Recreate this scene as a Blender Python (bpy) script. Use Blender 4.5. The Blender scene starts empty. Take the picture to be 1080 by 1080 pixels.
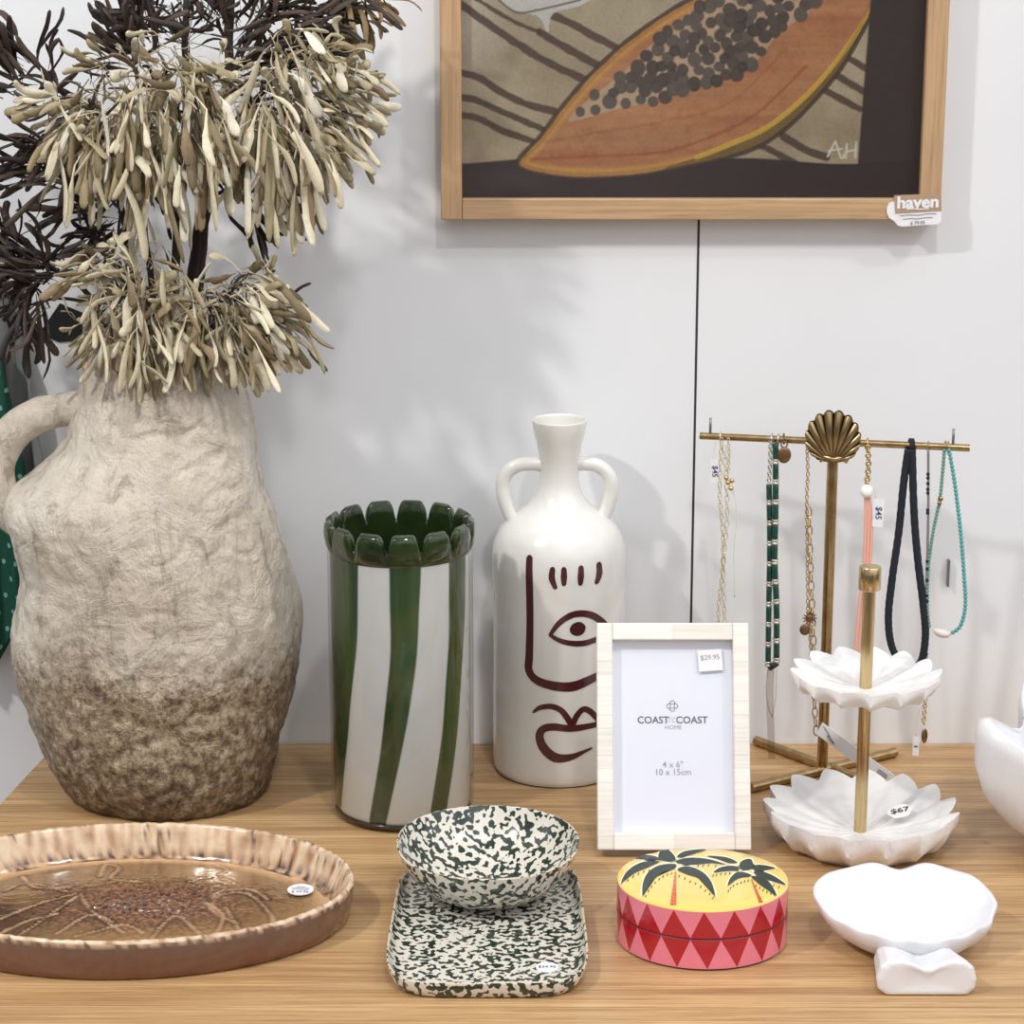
import bpy, math, random
import numpy as np
from mathutils import Vector, noise
sc = bpy.context.scene
C = sc.collection
PI = math.pi
rnd = random.Random(7)

# ------------------------------------------------------------------ camera
CAM = Vector((0, -1.982, 0.72)); PITCH = math.radians(14.4); F = 2500.0
cd = bpy.data.cameras.new('camera'); cam = bpy.data.objects.new('camera', cd); C.objects.link(cam)
cam.location = CAM; cam.rotation_euler = (PI/2 - PITCH, 0, 0)
cd.sensor_width = 36; cd.lens = 36*F/1080; cd.clip_start = 0.05
sc.camera = cam
FW = Vector((0, math.cos(PITCH), -math.sin(PITCH))); UP = Vector((0, math.sin(PITCH), math.cos(PITCH)))
def ray(px, py): return FW + Vector(((px-540)/F, 0, 0)) + UP*((540-py)/F)
def P(px, py, y):                       # a point of the photo, at a known depth y
    r = ray(px, py); return CAM + r*((y-CAM.y)/r.y)
def T(px, py, z=0.0):                   # a point of the photo, at a known height z
    r = ray(px, py); return CAM + r*((z-CAM.z)/r.z)

# ------------------------------------------------------------------ helpers
WL = {}
def base(name, loc, label, cat, group=None):
    o = bpy.data.objects.new(name, None); C.objects.link(o); o.location = loc
    o.empty_display_size = 0.02
    WL[o] = Vector(loc); o['label'] = label; o['category'] = cat
    if group: o['group'] = group
    return o
class MB:
    def __init__(s): s.v = []; s.f = []; s.m = []; s.c = []
    def add(s, v, f, mi=0, col=None):
        b = len(s.v); s.v += [tuple(p) for p in v]; s.f += [tuple(i+b for i in q) for q in f]; s.m += [mi]*len(f)
        if col is not None: s.c += [col]*len(v)
    def tube(s, pts, rad, n=8, cap=True, closed=False, mi=0, col=None, flat=1.0, roll=0.0):
        pts = [Vector(p) for p in pts]; k = len(pts)
        if not hasattr(rad, '__len__'): rad = [rad]*k
        v = []; f = []
        def tang(i):
            if closed: a, b = pts[(i-1) % k], pts[(i+1) % k]
            else: a, b = pts[max(i-1, 0)], pts[min(i+1, k-1)]
            d = b-a
            return d.normalized() if d.length > 1e-9 else Vector((0, 0, 1))
        t = tang(0); ref = Vector((0, 0, 1)) if abs(t.z) < .9 else Vector((1, 0, 0))
        nrm = t.cross(ref).normalized()
        if roll:
            bb = t.cross(nrm); nrm = nrm*math.cos(roll)+bb*math.sin(roll)
        for i in range(k):
            t = tang(i); nrm = (nrm - t*nrm.dot(t)).normalized(); b = t.cross(nrm)
            for j in range(n):
                a = 2*PI*j/n
                v.append(pts[i] + nrm*(math.cos(a)*rad[i]) + b*(math.sin(a)*rad[i]*flat))
        m = k if closed else k-1
        for i in range(m):
            for j in range(n):
                a = i*n+j; b2 = i*n+(j+1) % n; c2 = ((i+1) % k)*n+(j+1) % n; d2 = ((i+1) % k)*n+j
                f.append((a, b2, c2, d2))
        if cap and not closed:
            f.append(tuple(reversed(range(n)))); f.append(tuple((k-1)*n+j for j in range(n)))
        s.add(v, f, mi, col)
    def lathe(s, prof, cx, cy, n=64, mi=0, sx=1, sy=1, close=False):   # prof: (r, z)
        v = []; f = []; k = len(prof)
        for r, z in prof:
            for j in range(n):
                a = 2*PI*j/n; v.append((cx+r*sx*math.cos(a), cy+r*sy*math.sin(a), z))
        for i in range(k-1 if not close else k):
            for j in range(n):
                f.append((i*n+j, i*n+(j+1) % n, ((i+1) % k)*n+(j+1) % n, ((i+1) % k)*n+j))
        s.add(v, f, mi)
    def box(s, x0, x1, y0, y1, z0, z1, mi=0):
        v = [(x, y, z) for z in (z0, z1) for y in (y0, y1) for x in (x0, x1)]
        f = [(0, 2, 3, 1), (4, 5, 7, 6), (0, 1, 5, 4), (2, 6, 7, 3), (0, 4, 6, 2), (1, 3, 7, 5)]
        s.add(v, f, mi)
    def grid(s, nu, nv, fn, mi=0, wrap=False):
        v = [fn(i/(nu-1 if not wrap else nu), j/(nv-1)) for j in range(nv) for i in range(nu)]
        f = []
        for j in range(nv-1):
            for i in range(nu if wrap else nu-1):
                a = j*nu+i; b = j*nu+(i+1) % nu
                f.append((a, b, b+nu, a+nu))
        s.add(v, f, mi)
    def ball(s, c, r, mi=0, sx=1, sy=1, sz=1, n=14):
        c = Vector(c); prof = []
        v = []; f = []; k = n//2+1
        for i in range(k):
            ph = -PI/2+PI*i/(k-1)
            for j in range(n):
                a = 2*PI*j/n
                v.append(c+Vector((r*sx*math.cos(ph)*math.cos(a), r*sy*math.cos(ph)*math.sin(a), r*sz*math.sin(ph))))
        for i in range(k-1):
            for j in range(n): f.append((i*n+j, i*n+(j+1) % n, (i+1)*n+(j+1) % n, (i+1)*n+j))
        s.add(v, f, mi)
def mk(name, mb, mats, parent=None, origin=None, smooth=True, bevel=0, label=None, cat=None, kind=None, group=None, sub=0, autos=None):
    me = bpy.data.meshes.new(name)
    if origin is None: origin = WL[parent] if parent else Vector((0, 0, 0))
    o0 = Vector(origin)
    me.from_pydata([(p[0]-o0.x, p[1]-o0.y, p[2]-o0.z) for p in mb.v], [], mb.f); 
    if not isinstance(mats, (list, tuple)): mats = [mats]
    for m in mats: me.materials.append(m)
    me.polygons.foreach_set('material_index', mb.m)
    me.polygons.foreach_set('use_smooth', [smooth]*len(mb.f))
    if mb.c and len(mb.c) == len(mb.v):
        ca = me.color_attributes.new('tone', 'FLOAT_COLOR', 'POINT')
        ca.data.foreach_set('color', np.array(mb.c, dtype=np.float32).reshape(-1))
    me.update()
    if smooth and autos is not None:
        me.set_sharp_from_angle(angle=math.radians(autos))
    o = bpy.data.objects.new(name, me); C.objects.link(o)
    if parent: o.parent = parent; o.location = o0 - WL[parent]
    else: o.location = o0
    WL[o] = o0
    if bevel:
        b = o.modifiers.new('bevel', 'BEVEL'); b.width = bevel; b.segments = 3; b.limit_method = 'ANGLE'
    if sub:
        b = o.modifiers.new('sub', 'SUBSURF'); b.levels = sub; b.render_levels = sub
    if label: o['label'] = label
    if cat: o['category'] = cat
    if kind: o['kind'] = kind
    if group: o['group'] = group
    return o
def fixn(o):
    import bmesh
    bm = bmesh.new(); bm.from_mesh(o.data); bmesh.ops.recalc_face_normals(bm, faces=bm.faces); bm.to_mesh(o.data); bm.free(); return o
def smoothpath(pts, k=6, closed=False):
    pts = [Vector(p) for p in pts]; n = len(pts); out = []
    rng = range(n) if closed else range(n-1)
    for i in rng:
        if closed: a, b, c, d = pts[(i-1) % n], pts[i], pts[(i+1) % n], pts[(i+2) % n]
        else: a, b, c, d = pts[max(i-1, 0)], pts[i], pts[i+1], pts[min(i+2, n-1)]
        for j in range(k):
            t = j/k
            out.append(0.5*((2*b)+(c-a)*t+(2*a-5*b+4*c-d)*t*t+(3*b-a-3*c+d)*t**3))
    if not closed: out.append(pts[-1])
    return out
def interp(tab, x):
    xs = [t[0] for t in tab]; ys = [t[1] for t in tab]
    return float(np.interp(x, xs, ys))
# flat marks (paint, ink) laid on a surface: mapf turns 2D into 3D
def stroke(mb, pts, w, mapf, mi=1, k=5, roundcap=True):
    p3 = [Vector((a, b, 0)) for a, b in pts]
    if not hasattr(w, '__len__'): w = [w]*len(pts)
    sp = smoothpath(p3, k) if len(pts) > 2 else [p3[0].lerp(p3[1], i/k) for i in range(k+1)]
    n = len(sp); ws = np.interp(np.linspace(0, len(pts)-1, n), range(len(pts)), w)
    v = []; f = []
    if roundcap:
        e0 = sp[0]+(sp[0]-sp[1]).normalized()*ws[0]*.4; e1 = sp[-1]+(sp[-1]-sp[-2]).normalized()*ws[-1]*.4
        sp = [e0]+sp+[e1]; ws = np.concatenate([[ws[0]*.45], ws, [ws[-1]*.45]]); n += 2
    for i in range(n):
        t = (sp[min(i+1, n-1)]-sp[max(i-1, 0)]).normalized(); q = Vector((-t.y, t.x, 0))*ws[i]*.5
        for s_ in (-1, 0, 1):
            a = sp[i]+q*s_; v.append(mapf(a.x, a.y))
    for i in range(n-1):
        for j in (0, 1): f.append((i*3+j, i*3+j+1, i*3+j+4, i*3+j+3))
    mb.add(v, f, mi)
def blob(mb, pts, mapf, mi=1, k=4):
    sp = smoothpath([Vector((a, b, 0)) for a, b in pts], k, True) if k > 1 else [Vector((a, b, 0)) for a, b in pts]
    c = sum(sp, Vector())/len(sp); v = [mapf(c.x, c.y)]; f = []
    for p in sp:
        m = (p+c)/2; v.append(mapf(m.x, m.y))
    for p in sp: v.append(mapf(p.x, p.y))
    n = len(sp)
    for i in range(n):
        j = (i+1) % n
        f.append((0, 1+i, 1+j)); f.append((1+i, 1+n+i, 1+n+j, 1+j))
    mb.add(v, f, mi)
def text(mb, s, size, mapf, mi=1, bold=0.0, cx=0, cy=0, rot=0):
    cu = bpy.data.curves.new('t', 'FONT'); cu.body = s; cu.size = size; cu.align_x = 'CENTER'; cu.align_y = 'CENTER'
    cu.offset = bold; cu.resolution_u = 3
    o = bpy.data.objects.new('t', cu); C.objects.link(o)
    bpy.context.view_layer.update()
    dg = bpy.context.evaluated_depsgraph_get(); me = bpy.data.meshes.new_from_object(o.evaluated_get(dg))
    ca, sa = math.cos(rot), math.sin(rot)
    v = [mapf(cx+p.co.x*ca-p.co.y*sa, cy+p.co.x*sa+p.co.y*ca) for p in me.vertices]
    mb.add(v, [tuple(p.vertices) for p in me.polygons], mi)
    bpy.data.objects.remove(o); bpy.data.curves.remove(cu); bpy.data.meshes.remove(me)

# ------------------------------------------------------------------ materials
def lin(r, g, b): return tuple(((c/255)/12.92 if c/255 <= .04045 else ((c/255+.055)/1.055)**2.4) for c in (r, g, b))+(1,)
class NT:
    def __init__(s, name):
        s.m = bpy.data.materials.new(name); s.m.use_nodes = True; s.t = s.m.node_tree; s.t.nodes.clear()
        s.out = s.n('ShaderNodeOutputMaterial'); s.b = s.n('ShaderNodeBsdfPrincipled'); s.l(s.b.outputs[0], s.out.inputs[0])
        s.co = s.n('ShaderNodeTexCoord').outputs['Object']
    def n(s, k, **a):
        x = s.t.nodes.new(k)
        for q, w in a.items(): setattr(x, q, w)
        return x
    def l(s, a, b): s.t.links.new(a, b)
    def set(s, **a):
        for k, v in a.items():
            i = s.b.inputs[k.replace('_', ' ')]
            if hasattr(v, 'is_linked') or hasattr(v, 'links'): s.l(v, i)
            else: i.default_value = v
        return s
    def map(s, sc_=(1, 1, 1), loc=(0, 0, 0), rot=(0, 0, 0), src=None):
        x = s.n('ShaderNodeMapping'); x.inputs['Scale'].default_value = sc_; x.inputs['Location'].default_value = loc
        x.inputs['Rotation'].default_value = rot; s.l(src or s.co, x.inputs[0]); return x.outputs[0]
    def noise(s, scale, detail=4, rough=.5, dist=0, src=None, col=False):
        x = s.n('ShaderNodeTexNoise'); x.inputs['Scale'].default_value = scale; x.inputs['Detail'].default_value = detail
        x.inputs['Roughness'].default_value = rough; x.inputs['Distortion'].default_value = dist
        s.l(src or s.co, x.inputs['Vector']); return x.outputs['Color' if col else 'Fac']
    def ramp(s, fac, stops, const=False):
        x = s.n('ShaderNodeValToRGB'); s.l(fac, x.inputs[0]); e = x.color_ramp.elements
        if const: x.color_ramp.interpolation = 'CONSTANT'
        while len(e) < len(stops): e.new(.5)
        for i, (p, c) in enumerate(stops): e[i].position = p; e[i].color = c
        return x.outputs[0]
    def mix(s, fac, a, b, mode='MIX'):
        x = s.n('ShaderNodeMix', data_type='RGBA', blend_type=mode)
        for i, v in ((0, fac), (6, a), (7, b)):
            if hasattr(v, 'links'): s.l(v, x.inputs[i])
            else: x.inputs[i].default_value = v
        return x.outputs[2]
    def math(s, op, a, b=0.0, c=0.0):
        x = s.n('ShaderNodeMath', operation=op)
        for i, v in enumerate((a, b, c)):
            if hasattr(v, 'links'): s.l(v, x.inputs[i])
            else: x.inputs[i].default_value = v
        return x.outputs[0]
    def sep(s, src=None):
        x = s.n('ShaderNodeSeparateXYZ'); s.l(src or s.co, x.inputs[0]); return x.outputs
    def bump(s, h, strength=.3, dist=.001):
        x = s.n('ShaderNodeBump'); x.inputs['Strength'].default_value = strength; x.inputs['Distance'].default_value = dist
        s.l(h, x.inputs['Height']); s.l(x.outputs[0], s.b.inputs['Normal']); return s
    def attr(s, name='tone'):
        x = s.n('ShaderNodeVertexColor'); x.layer_name = name; return x.outputs[0]
def plain(name, col, rough=.5, metal=0, coat=0, bump=None, **k):
    t = NT(name); t.set(Base_Color=col, Roughness=rough, Metallic=metal, Coat_Weight=coat, **k)
    nz = t.noise(bump[0] if bump else 60, 3)
    t.bump(nz, bump[1] if bump else .03, .0005)
    return t.m
G1 = (1, 1, 1, 1); G0 = (0, 0, 0, 1)
def g(v): return (v, v, v, 1)

t = NT('painted_wall'); v = t.noise(3, 3)
t.set(Base_Color=t.ramp(v, [(.3, lin(228, 230, 233)), (.7, lin(234, 236, 238))]), Roughness=.55)
t.bump(t.noise(8, 5, .6), .12, .004); M_wall = t.m
t = NT('floor_concrete'); t.set(Base_Color=t.ramp(t.noise(5, 6), [(.3, lin(120, 116, 110)), (.7, lin(150, 146, 140))]), Roughness=.6); M_floor = t.m

# oak: long grain along x
t = NT('oak_table')
wv = t.noise(2.2, 5, .6, .35, t.map((1.4, 24, 24)))
fine = t.noise(5, 5, .75, .15, t.map((1.5, 95, 95)))
pore = t.noise(6, 3, .7, 0, t.map((3.5, 240, 240)))
c = t.ramp(wv, [(.3, lin(160, 124, 84)), (.45, lin(186, 150, 104)), (.6, lin(204, 168, 120)), (.8, lin(216, 184, 136))])
c = t.mix(t.math('MULTIPLY', t.ramp(fine, [(.38, G1), (.54, G0)]), .7), c, lin(146, 104, 66))
c = t.mix(t.math('MULTIPLY', t.ramp(pore, [(.36, G1), (.48, G0)]), .30), c, lin(120, 82, 50))
c = t.mix(t.math('MULTIPLY', t.ramp(fine, [(.56, G0), (.7, G1)]), .35), c, lin(232, 200, 154))
t.set(Base_Color=c, Roughness=t.ramp(fine, [(.3, g(.50)), (.7, g(.36))]), Coat_Weight=.08, Coat_Roughness=.3)
t.bump(fine, .14, .0006); M_oak = t.m

t = NT('oak_frame'); fine = t.noise(4, 4, .7, .1, t.map((90, 90, 2.5)))
fineh = t.noise(4, 4, .7, .1, t.map((2.5, 90, 90)))
t.set(Base_Color=t.ramp(fine, [(.3, lin(165, 132, 98)), (.6, lin(196, 162, 124))]), Roughness=.45); M_frame_v = t.m
t = NT('oak_frame_bottom'); fineh = t.noise(4, 4, .7, .1, t.map((2.5, 90, 90)))
t.set(Base_Color=t.ramp(fineh, [(.3, lin(165, 132, 98)), (.6, lin(196, 162, 124))]), Roughness=.45); M_frame_h = t.m

# plaster jug
t = NT('weathered_plaster'); z = t.sep()[2]
n1 = t.noise(34, 10, .7, .2); n2 = t.noise(7, 4, .5); n3 = t.noise(230, 6, .75); n4 = t.noise(120, 9, .78, .15)
scr = t.noise(14, 7, .75, .6, t.map((3.2, 3.2, .8), rot=(0, .5, .3)))
vo = t.n('ShaderNodeTexVoronoi', feature='DISTANCE_TO_EDGE'); vo.inputs['Scale'].default_value = 34; t.l(t.mix(.12, t.co, t.noise(40, 4, .6, 0, None, True)), vo.inputs['Vector'])
up_ = t.ramp(n2, [(.3, lin(206, 192, 172)), (.5, lin(226, 214, 196)), (.7, lin(242, 234, 220))])
up_ = t.mix(t.ramp(n1, [(.52, G0), (.68, g(.5))]), up_, lin(176, 160, 140))
up_ = t.mix(t.ramp(scr, [(.38, g(.6)), (.46, G0)]), up_, lin(150, 134, 116))
up_ = t.mix(t.ramp(scr, [(.56, G0), (.68, g(.6))]), up_, lin(238, 233, 224))
lo = t.ramp(n4, [(.36, lin(84, 66, 50)), (.46, lin(138, 118, 92)), (.55, lin(182, 164, 136)), (.68, lin(208, 194, 168))])
lo2 = t.ramp(n4, [(.38, lin(50, 34, 24)), (.5, lin(98, 74, 52)), (.64, lin(160, 136, 102))])
edge = t.math('ADD', z, t.math('MULTIPLY', t.math('SUBTRACT', n2, .5), .09))
edge = t.math('ADD', edge, t.math('MULTIPLY', t.math('SUBTRACT', n4, .5), .10))
c = t.mix(t.ramp(edge, [(.105, G1), (.15, G0)]), up_, lo)
c = t.mix(t.ramp(edge, [(.005, G1), (.075, G0)]), c, lo2)
t.set(Base_Color=c, Roughness=t.ramp(n1, [(.3, g(.26)), (.7, g(.5))]), Specular_IOR_Level=.6)
h = t.math('ADD', t.math('MULTIPLY', n4, .5), t.math('MULTIPLY', n3, .35)); h = t.math('ADD', h, t.math('MULTIPLY', scr, 1.5)); rg_ = t.noise(26, 6, .65, 1.2); h = t.math('ADD', h, t.math('MULTIPLY', t.math('ABSOLUTE', t.math('SUBTRACT', rg_, .5)), -2.2))
t.bump(h, .9, .0045); M_jug = t.m
t = NT('tan_plaster_dark'); t.set(Base_Color=lin(70, 60, 50), Roughness=.9); M_inside = t.m

def tonemat(name, rough=.6, bs=200, bst=.2, coat=0, sheen=0):
    t = NT(name); c = t.attr(); n = t.noise(bs, 4, .6)
    c = t.mix(.35, c, t.mix(1, c, t.ramp(n, [(.3, g(.55)), (.65, G1)]), 'MULTIPLY'))
    t.set(Base_Color=c, Roughness=rough, Coat_Weight=coat, Coat_Roughness=.08)
    t.bump(n, bst, .0006); return t.m
M_leaf = tonemat('dried_leaf', .62, 260, .35)
M_bark = plain('dark_bark', lin(58, 46, 40), .8, bump=(220, .6))
M_glazetone = tonemat('brown_glaze', .16, 130, .28, .6)
M_paint = tonemat('painted_canvas', .7, 400, .25)

# green glass
t = NT('striped_glass'); s_ = t.sep()
ang = t.math('ARCTAN2', s_[0], t.math('MULTIPLY', s_[1], -1))     # 0 towards the viewer, + to the right
zz = t.math('DIVIDE', s_[2], .225)
wob = t.math('MULTIPLY', t.math('SUBTRACT', t.noise(9, 1), .5), .16)
# stripes swing left going down
sw = t.math('MULTIPLY', t.math('POWER', t.math('SUBTRACT', 1.0, zz), 1.7), .46)
a2 = t.math('ADD', t.math('ADD', ang, sw), wob)
ph = t.math('FRACT', t.math('ADD', t.math('DIVIDE', t.math('ADD', a2, .33), 2*PI/7), 10.5))
d = t.math('ABSOLUTE', t.math('SUBTRACT', ph, .5))
kill = t.math('MULTIPLY', t.math('LESS_THAN', a2, -.80), t.math('GREATER_THAN', a2, -1.75))
half = t.math('ADD', .255, t.math('MULTIPLY', t.math('SUBTRACT', 1.0, zz), .10))
wh = t.ramp(t.math('SUBTRACT', t.math('ADD', half, .5), d), [(.485, G0), (.515, G1)])
gr = t.ramp(t.noise(25, 3, .5, 0, t.map((1, 1, .2))), [(.3, lin(34, 56, 32)), (.7, lin(54, 78, 36))])
c = t.mix(t.math('MULTIPLY', wh, t.math('SUBTRACT', 1.0, kill)), gr, lin(196, 200, 198))
c = t.mix(t.ramp(s_[2], [(.222, G0), (.224, G1)]), c, lin(48, 66, 34))
t.set(Base_Color=c, Roughness=.14, Coat_Weight=.35, Coat_Roughness=.03); M_stripe = t.m
t = NT('dark_green_glass')
t.set(Base_Color=t.ramp(t.noise(30, 2), [(.3, lin(26, 38, 22)), (.7, lin(44, 60, 26))]), Roughness=.10, Transmission_Weight=.10, IOR=1.4, Coat_Weight=.2, Coat_Roughness=.02); M_gglass = t.m
def clearglass(name, tint=(1, 1, 1, 1), refl=1.0):
    m = bpy.data.materials.new(name); m.use_nodes = True; T_ = m.node_tree; T_.nodes.clear()
    o = T_.nodes.new('ShaderNodeOutputMaterial'); mx = T_.nodes.new('ShaderNodeMixShader'); tr = T_.nodes.new('ShaderNodeBsdfTransparent')
    gl = T_.nodes.new('ShaderNodeBsdfGlossy'); fr = T_.nodes.new('ShaderNodeLayerWeight'); mu = T_.nodes.new('ShaderNodeMath'); ad = T_.nodes.new('ShaderNodeMath'); pw = T_.nodes.new('ShaderNodeMath')
    gl.inputs['Roughness'].default_value = .02; fr.inputs[0].default_value = .5; pw.operation = 'POWER'; pw.inputs[1].default_value = 4; mu.operation = 'MULTIPLY'; mu.inputs[1].default_value = .8*refl; ad.operation = 'ADD'; ad.inputs[1].default_value = .035*refl
    tr.inputs[0].default_value = tint
    L = T_.links.new; L(fr.outputs['Facing'], pw.inputs[0]); L(pw.outputs[0], mu.inputs[0]); L(mu.outputs[0], ad.inputs[0]); L(ad.outputs[0], mx.inputs[0]); L(tr.outputs[0], mx.inputs[1]); L(gl.outputs[0], mx.inputs[2]); L(mx.outputs[0], o.inputs[0])
    return m
M_clear = clearglass('clear_glass'); M_pane = clearglass('picture_glass')
M_plastic = clearglass('clear_plastic', (.84, .81, .80, 1), 1.6)

t = NT('white_glaze'); n = t.noise(9, 3, .5, 1)
t.set(Base_Color=t.ramp(n, [(.3, lin(214, 212, 205)), (.7, lin(238, 237, 233))]), Roughness=.2, Coat_Weight=.5, Coat_Roughness=.06)
t.bump(t.noise(40, 2), .12, .001); M_wglaze = t.m
M_maroon = plain('maroon_paint', lin(74, 32, 34), .3, coat=.4)
t = NT('dark_base_rim'); t.set(Base_Color=lin(40, 24, 18), Roughness=.3); M_foot = t.m

# speckled
t = NT('speckled_glaze'); mp = t.map((1, 1, 1))
sp1 = t.noise(215, .9, .4, .25); sp2 = t.noise(60, 2, .5)
f_ = t.math('ADD', sp1, t.math('MULTIPLY', t.math('SUBTRACT', sp2, .5), .22))
c = t.ramp(f_, [(.50, lin(218, 213, 200)), (.525, lin(34, 50, 42))])
t.set(Base_Color=c, Roughness=.16, Coat_Weight=.5, Coat_Roughness=.05); M_speck = t.m
t = NT('speckled_rim'); sp1 = t.noise(170, 1.6, .45, .9)
t.set(Base_Color=t.ramp(sp1, [(.53, lin(212, 200, 174)), (.56, lin(44, 54, 44))]), Roughness=.25); M_speckrim = t.m

# bone frame
t = NT('bone_inlay'); s_ = t.sep(t.map((1, 1, 1)))
def bands(axis, step):
    fr = t.math('FRACT', t.math('ADD', t.math('DIVIDE', s_[axis], step), 20))
    line = t.ramp(fr, [(0, G1), (.05, G0), (.95, G0), (1, G1)])
    idx = t.math('FLOOR', t.math('ADD', t.math('DIVIDE', s_[axis], step), 20))
    wn = t.n('ShaderNodeTexWhiteNoise', noise_dimensions='1D'); t.l(idx, wn.inputs['W'])
    return line, wn.outputs[0]
ln, wn_ = bands(2, .0105)
c = t.ramp(wn_, [(0, lin(226, 222, 212)), (1, lin(246, 243, 236))])
c = t.mix(t.math('MULTIPLY', ln, .35), c, lin(170, 160, 145))
c = t.mix(.25, c, t.ramp(t.noise(6, 4, .6, 0, t.map((3, 3, 60))), [(.35, lin(205, 198, 184)), (.6, lin(250, 248, 242))]))
t.set(Base_Color=c, Roughness=.35); M_bone_v = t.m
t = NT('bone_inlay_across'); s_ = t.sep(t.map((1, 1, 1)))
ln, wn_ = bands(0, .047)
c = t.ramp(wn_, [(0, lin(230, 225, 214)), (1, lin(246, 243, 236))])
c = t.mix(t.math('MULTIPLY', ln, .12), c, lin(170, 160, 145))
c = t.mix(.25, c, t.ramp(t.noise(6, 4, .6, 0, t.map((3, 3, 60))), [(.35, lin(205, 198, 184)), (.6, lin(250, 248, 242))]))
t.set(Base_Color=c, Roughness=.35); M_bone_h = t.m
M_paper = plain('white_paper', lin(226, 229, 240), .7)
M_card = plain('white_card', lin(236, 236, 238), .6)
M_ink = plain('dark_ink', lin(58, 58, 62), .6)
M_ink2 = plain('grey_ink', lin(150, 150, 156), .6)
M_bluink = plain('blue_ink', lin(60, 70, 120), .6)
M_black = plain('black_card', lin(18, 18, 18), .6)
M_back = plain('black_velvet_back', lin(28, 24, 22), .9)
# box
M_yellow = plain('yellow_lacquer', lin(238, 208, 112), .18, coat=.5)
M_pink = plain('pink_lacquer', lin(232, 128, 148), .18, coat=.5)
M_red = plain('red_lacquer', lin(176, 20, 40), .18, coat=.5)
M_leafg = plain('dark_green_lacquer', lin(30, 46, 36), .4, coat=.15)
M_orange = plain('orange_lacquer', lin(216, 86, 40), .18, coat=.5)
M_cream = plain('cream_lacquer', lin(250, 240, 205), .25, coat=.3)
M_seam = plain('dark_seam', lin(96, 20, 28), .4)
# marble, brass, etc
t = NT('white_marble'); n = t.noise(14, 6, .6, 1.2)
t.set(Base_Color=t.ramp(n, [(.36, lin(214, 213, 214)), (.5, lin(234, 233, 232)), (.6, lin(242, 241, 240))]), Roughness=.36, Subsurface_Weight=.12, Subsurface_Scale=.004)
t.bump(t.noise(120, 3), .08, .0008); M_marble = t.m
t = NT('bright_marble'); n = t.noise(10, 5, .6, 1)
t.set(Base_Color=t.ramp(n, [(.34, lin(216, 217, 222)), (.5, lin(230, 230, 233))]), Roughness=.3); M_marble2 = t.m
t = NT('brushed_brass'); n = t.noise(12, 4, .7, 0, t.map((60, 60, 3)))
t.set(Base_Color=t.ramp(n, [(.3, lin(186, 162, 118)), (.7, lin(210, 188, 144))]), Metallic=1.0, Roughness=.22); M_brass = t.m
t = NT('antique_brass'); n = t.noise(120, 4)
t.set(Base_Color=t.ramp(n, [(.3, lin(158, 132, 92)), (.7, lin(190, 164, 120))]), Metallic=1.0, Roughness=.26); M_brass2 = t.m
t = NT('grooved_brass'); s_ = t.n('ShaderNodeNewGeometry').outputs['Pointiness']
t.set(Base_Color=t.ramp(s_, [(.47, lin(70, 54, 36)), (.53, lin(172, 150, 110))]), Metallic=1.0, Roughness=.3); M_scallop = t.m  # antique brass, coloured darker in its grooves
M_gold = plain('gold_chain', lin(214, 186, 128), .25, 1)
M_pgold = plain('pale_gold_chain', lin(226, 214, 172), .3, .8)
M_bronze = plain('bronze_charm', lin(128, 98, 70), .4, .8, bump=(500, .6))
M_silver = plain('silver_bead', lin(200, 196, 186), .3, .9)
M_malach = plain('green_stone_bead', lin(10, 66, 52), .25, coat=.3)
M_hemat = plain('dark_stone_bead', lin(36, 36, 38), .15, coat=.5)
M_coral = plain('coral_cord', lin(236, 178, 160), .6)
M_pearl = plain('pearl', lin(250, 248, 244), .15, coat=.8)
M_cord = plain('black_cord', lin(24, 28, 38), .8, bump=(900, .8))
M_turq = plain('turquoise_bead', lin(84, 160, 154), .45)
M_jade = plain('jade_bead', lin(104, 148, 132), .4)
M_grey = plain('grey_bead', lin(134, 126, 128), .4)
M_shellb = plain('shell_bead', lin(222, 214, 206), .4)
M_thread = plain('pale_thread', lin(226, 220, 205), .8)
M_steel = plain('grey_steel', lin(130, 130, 132), .4, .8)
# cloth
t = NT('green_dotted_cloth'); s_ = t.sep()
def dot(off):
    x_ = t.math('SUBTRACT', t.math('FRACT', t.math('ADD', t.math('DIVIDE', s_[0], .012), 50+off)), .5)
    z_ = t.math('SUBTRACT', t.math('FRACT', t.math('ADD', t.math('DIVIDE', s_[2], .030), 50+off)), .5)
    dd = t.math('SQRT', t.math('ADD', t.math('POWER', x_, 2.0), t.math('POWER', t.math('MULTIPLY', z_, 1.9), 2.0)))
    return t.math('LESS_THAN', dd, .14)
dd = t.math('MAXIMUM', dot(0), dot(.5))
t.set(Base_Color=t.mix(dd, lin(8, 76, 60), lin(126, 176, 164)), Roughness=.7); t.bump(t.noise(300), .2, .0005); M_green = t.m
M_greycloth = plain('grey_cloth', lin(126, 130, 128), .7, bump=(300, .3))
M_kraft = plain('tan_label', lin(176, 148, 122), .5)

# ------------------------------------------------------------------ setting
YW = 0.0
TZ = 0.0
mb = MB()
SX = P(733, 440, 0).x
def gw(x0, x1): mb.box(x0, x1, 0, .12, -.75, 1.6)
gw(-2.2, SX-.0011); gw(SX+.0011, 2.2); mb.box(SX-.0011, SX+.0011, .004, .12, -.75, 1.6)
mk('wall_back', mb, M_wall, smooth=False, kind='structure')
mb = MB(); mb.box(SX-.0011, SX+.0011, .0026, .0040, -.75, 1.6); mk('trim_1', mb, plain('seam_filler', lin(70, 70, 74), .8), smooth=False, kind='structure')
mb = MB(); mb.box(-2.2, 2.2, -3.2, .12, -.80, -.75); mk('floor', mb, M_floor, smooth=False, kind='structure')

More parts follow.
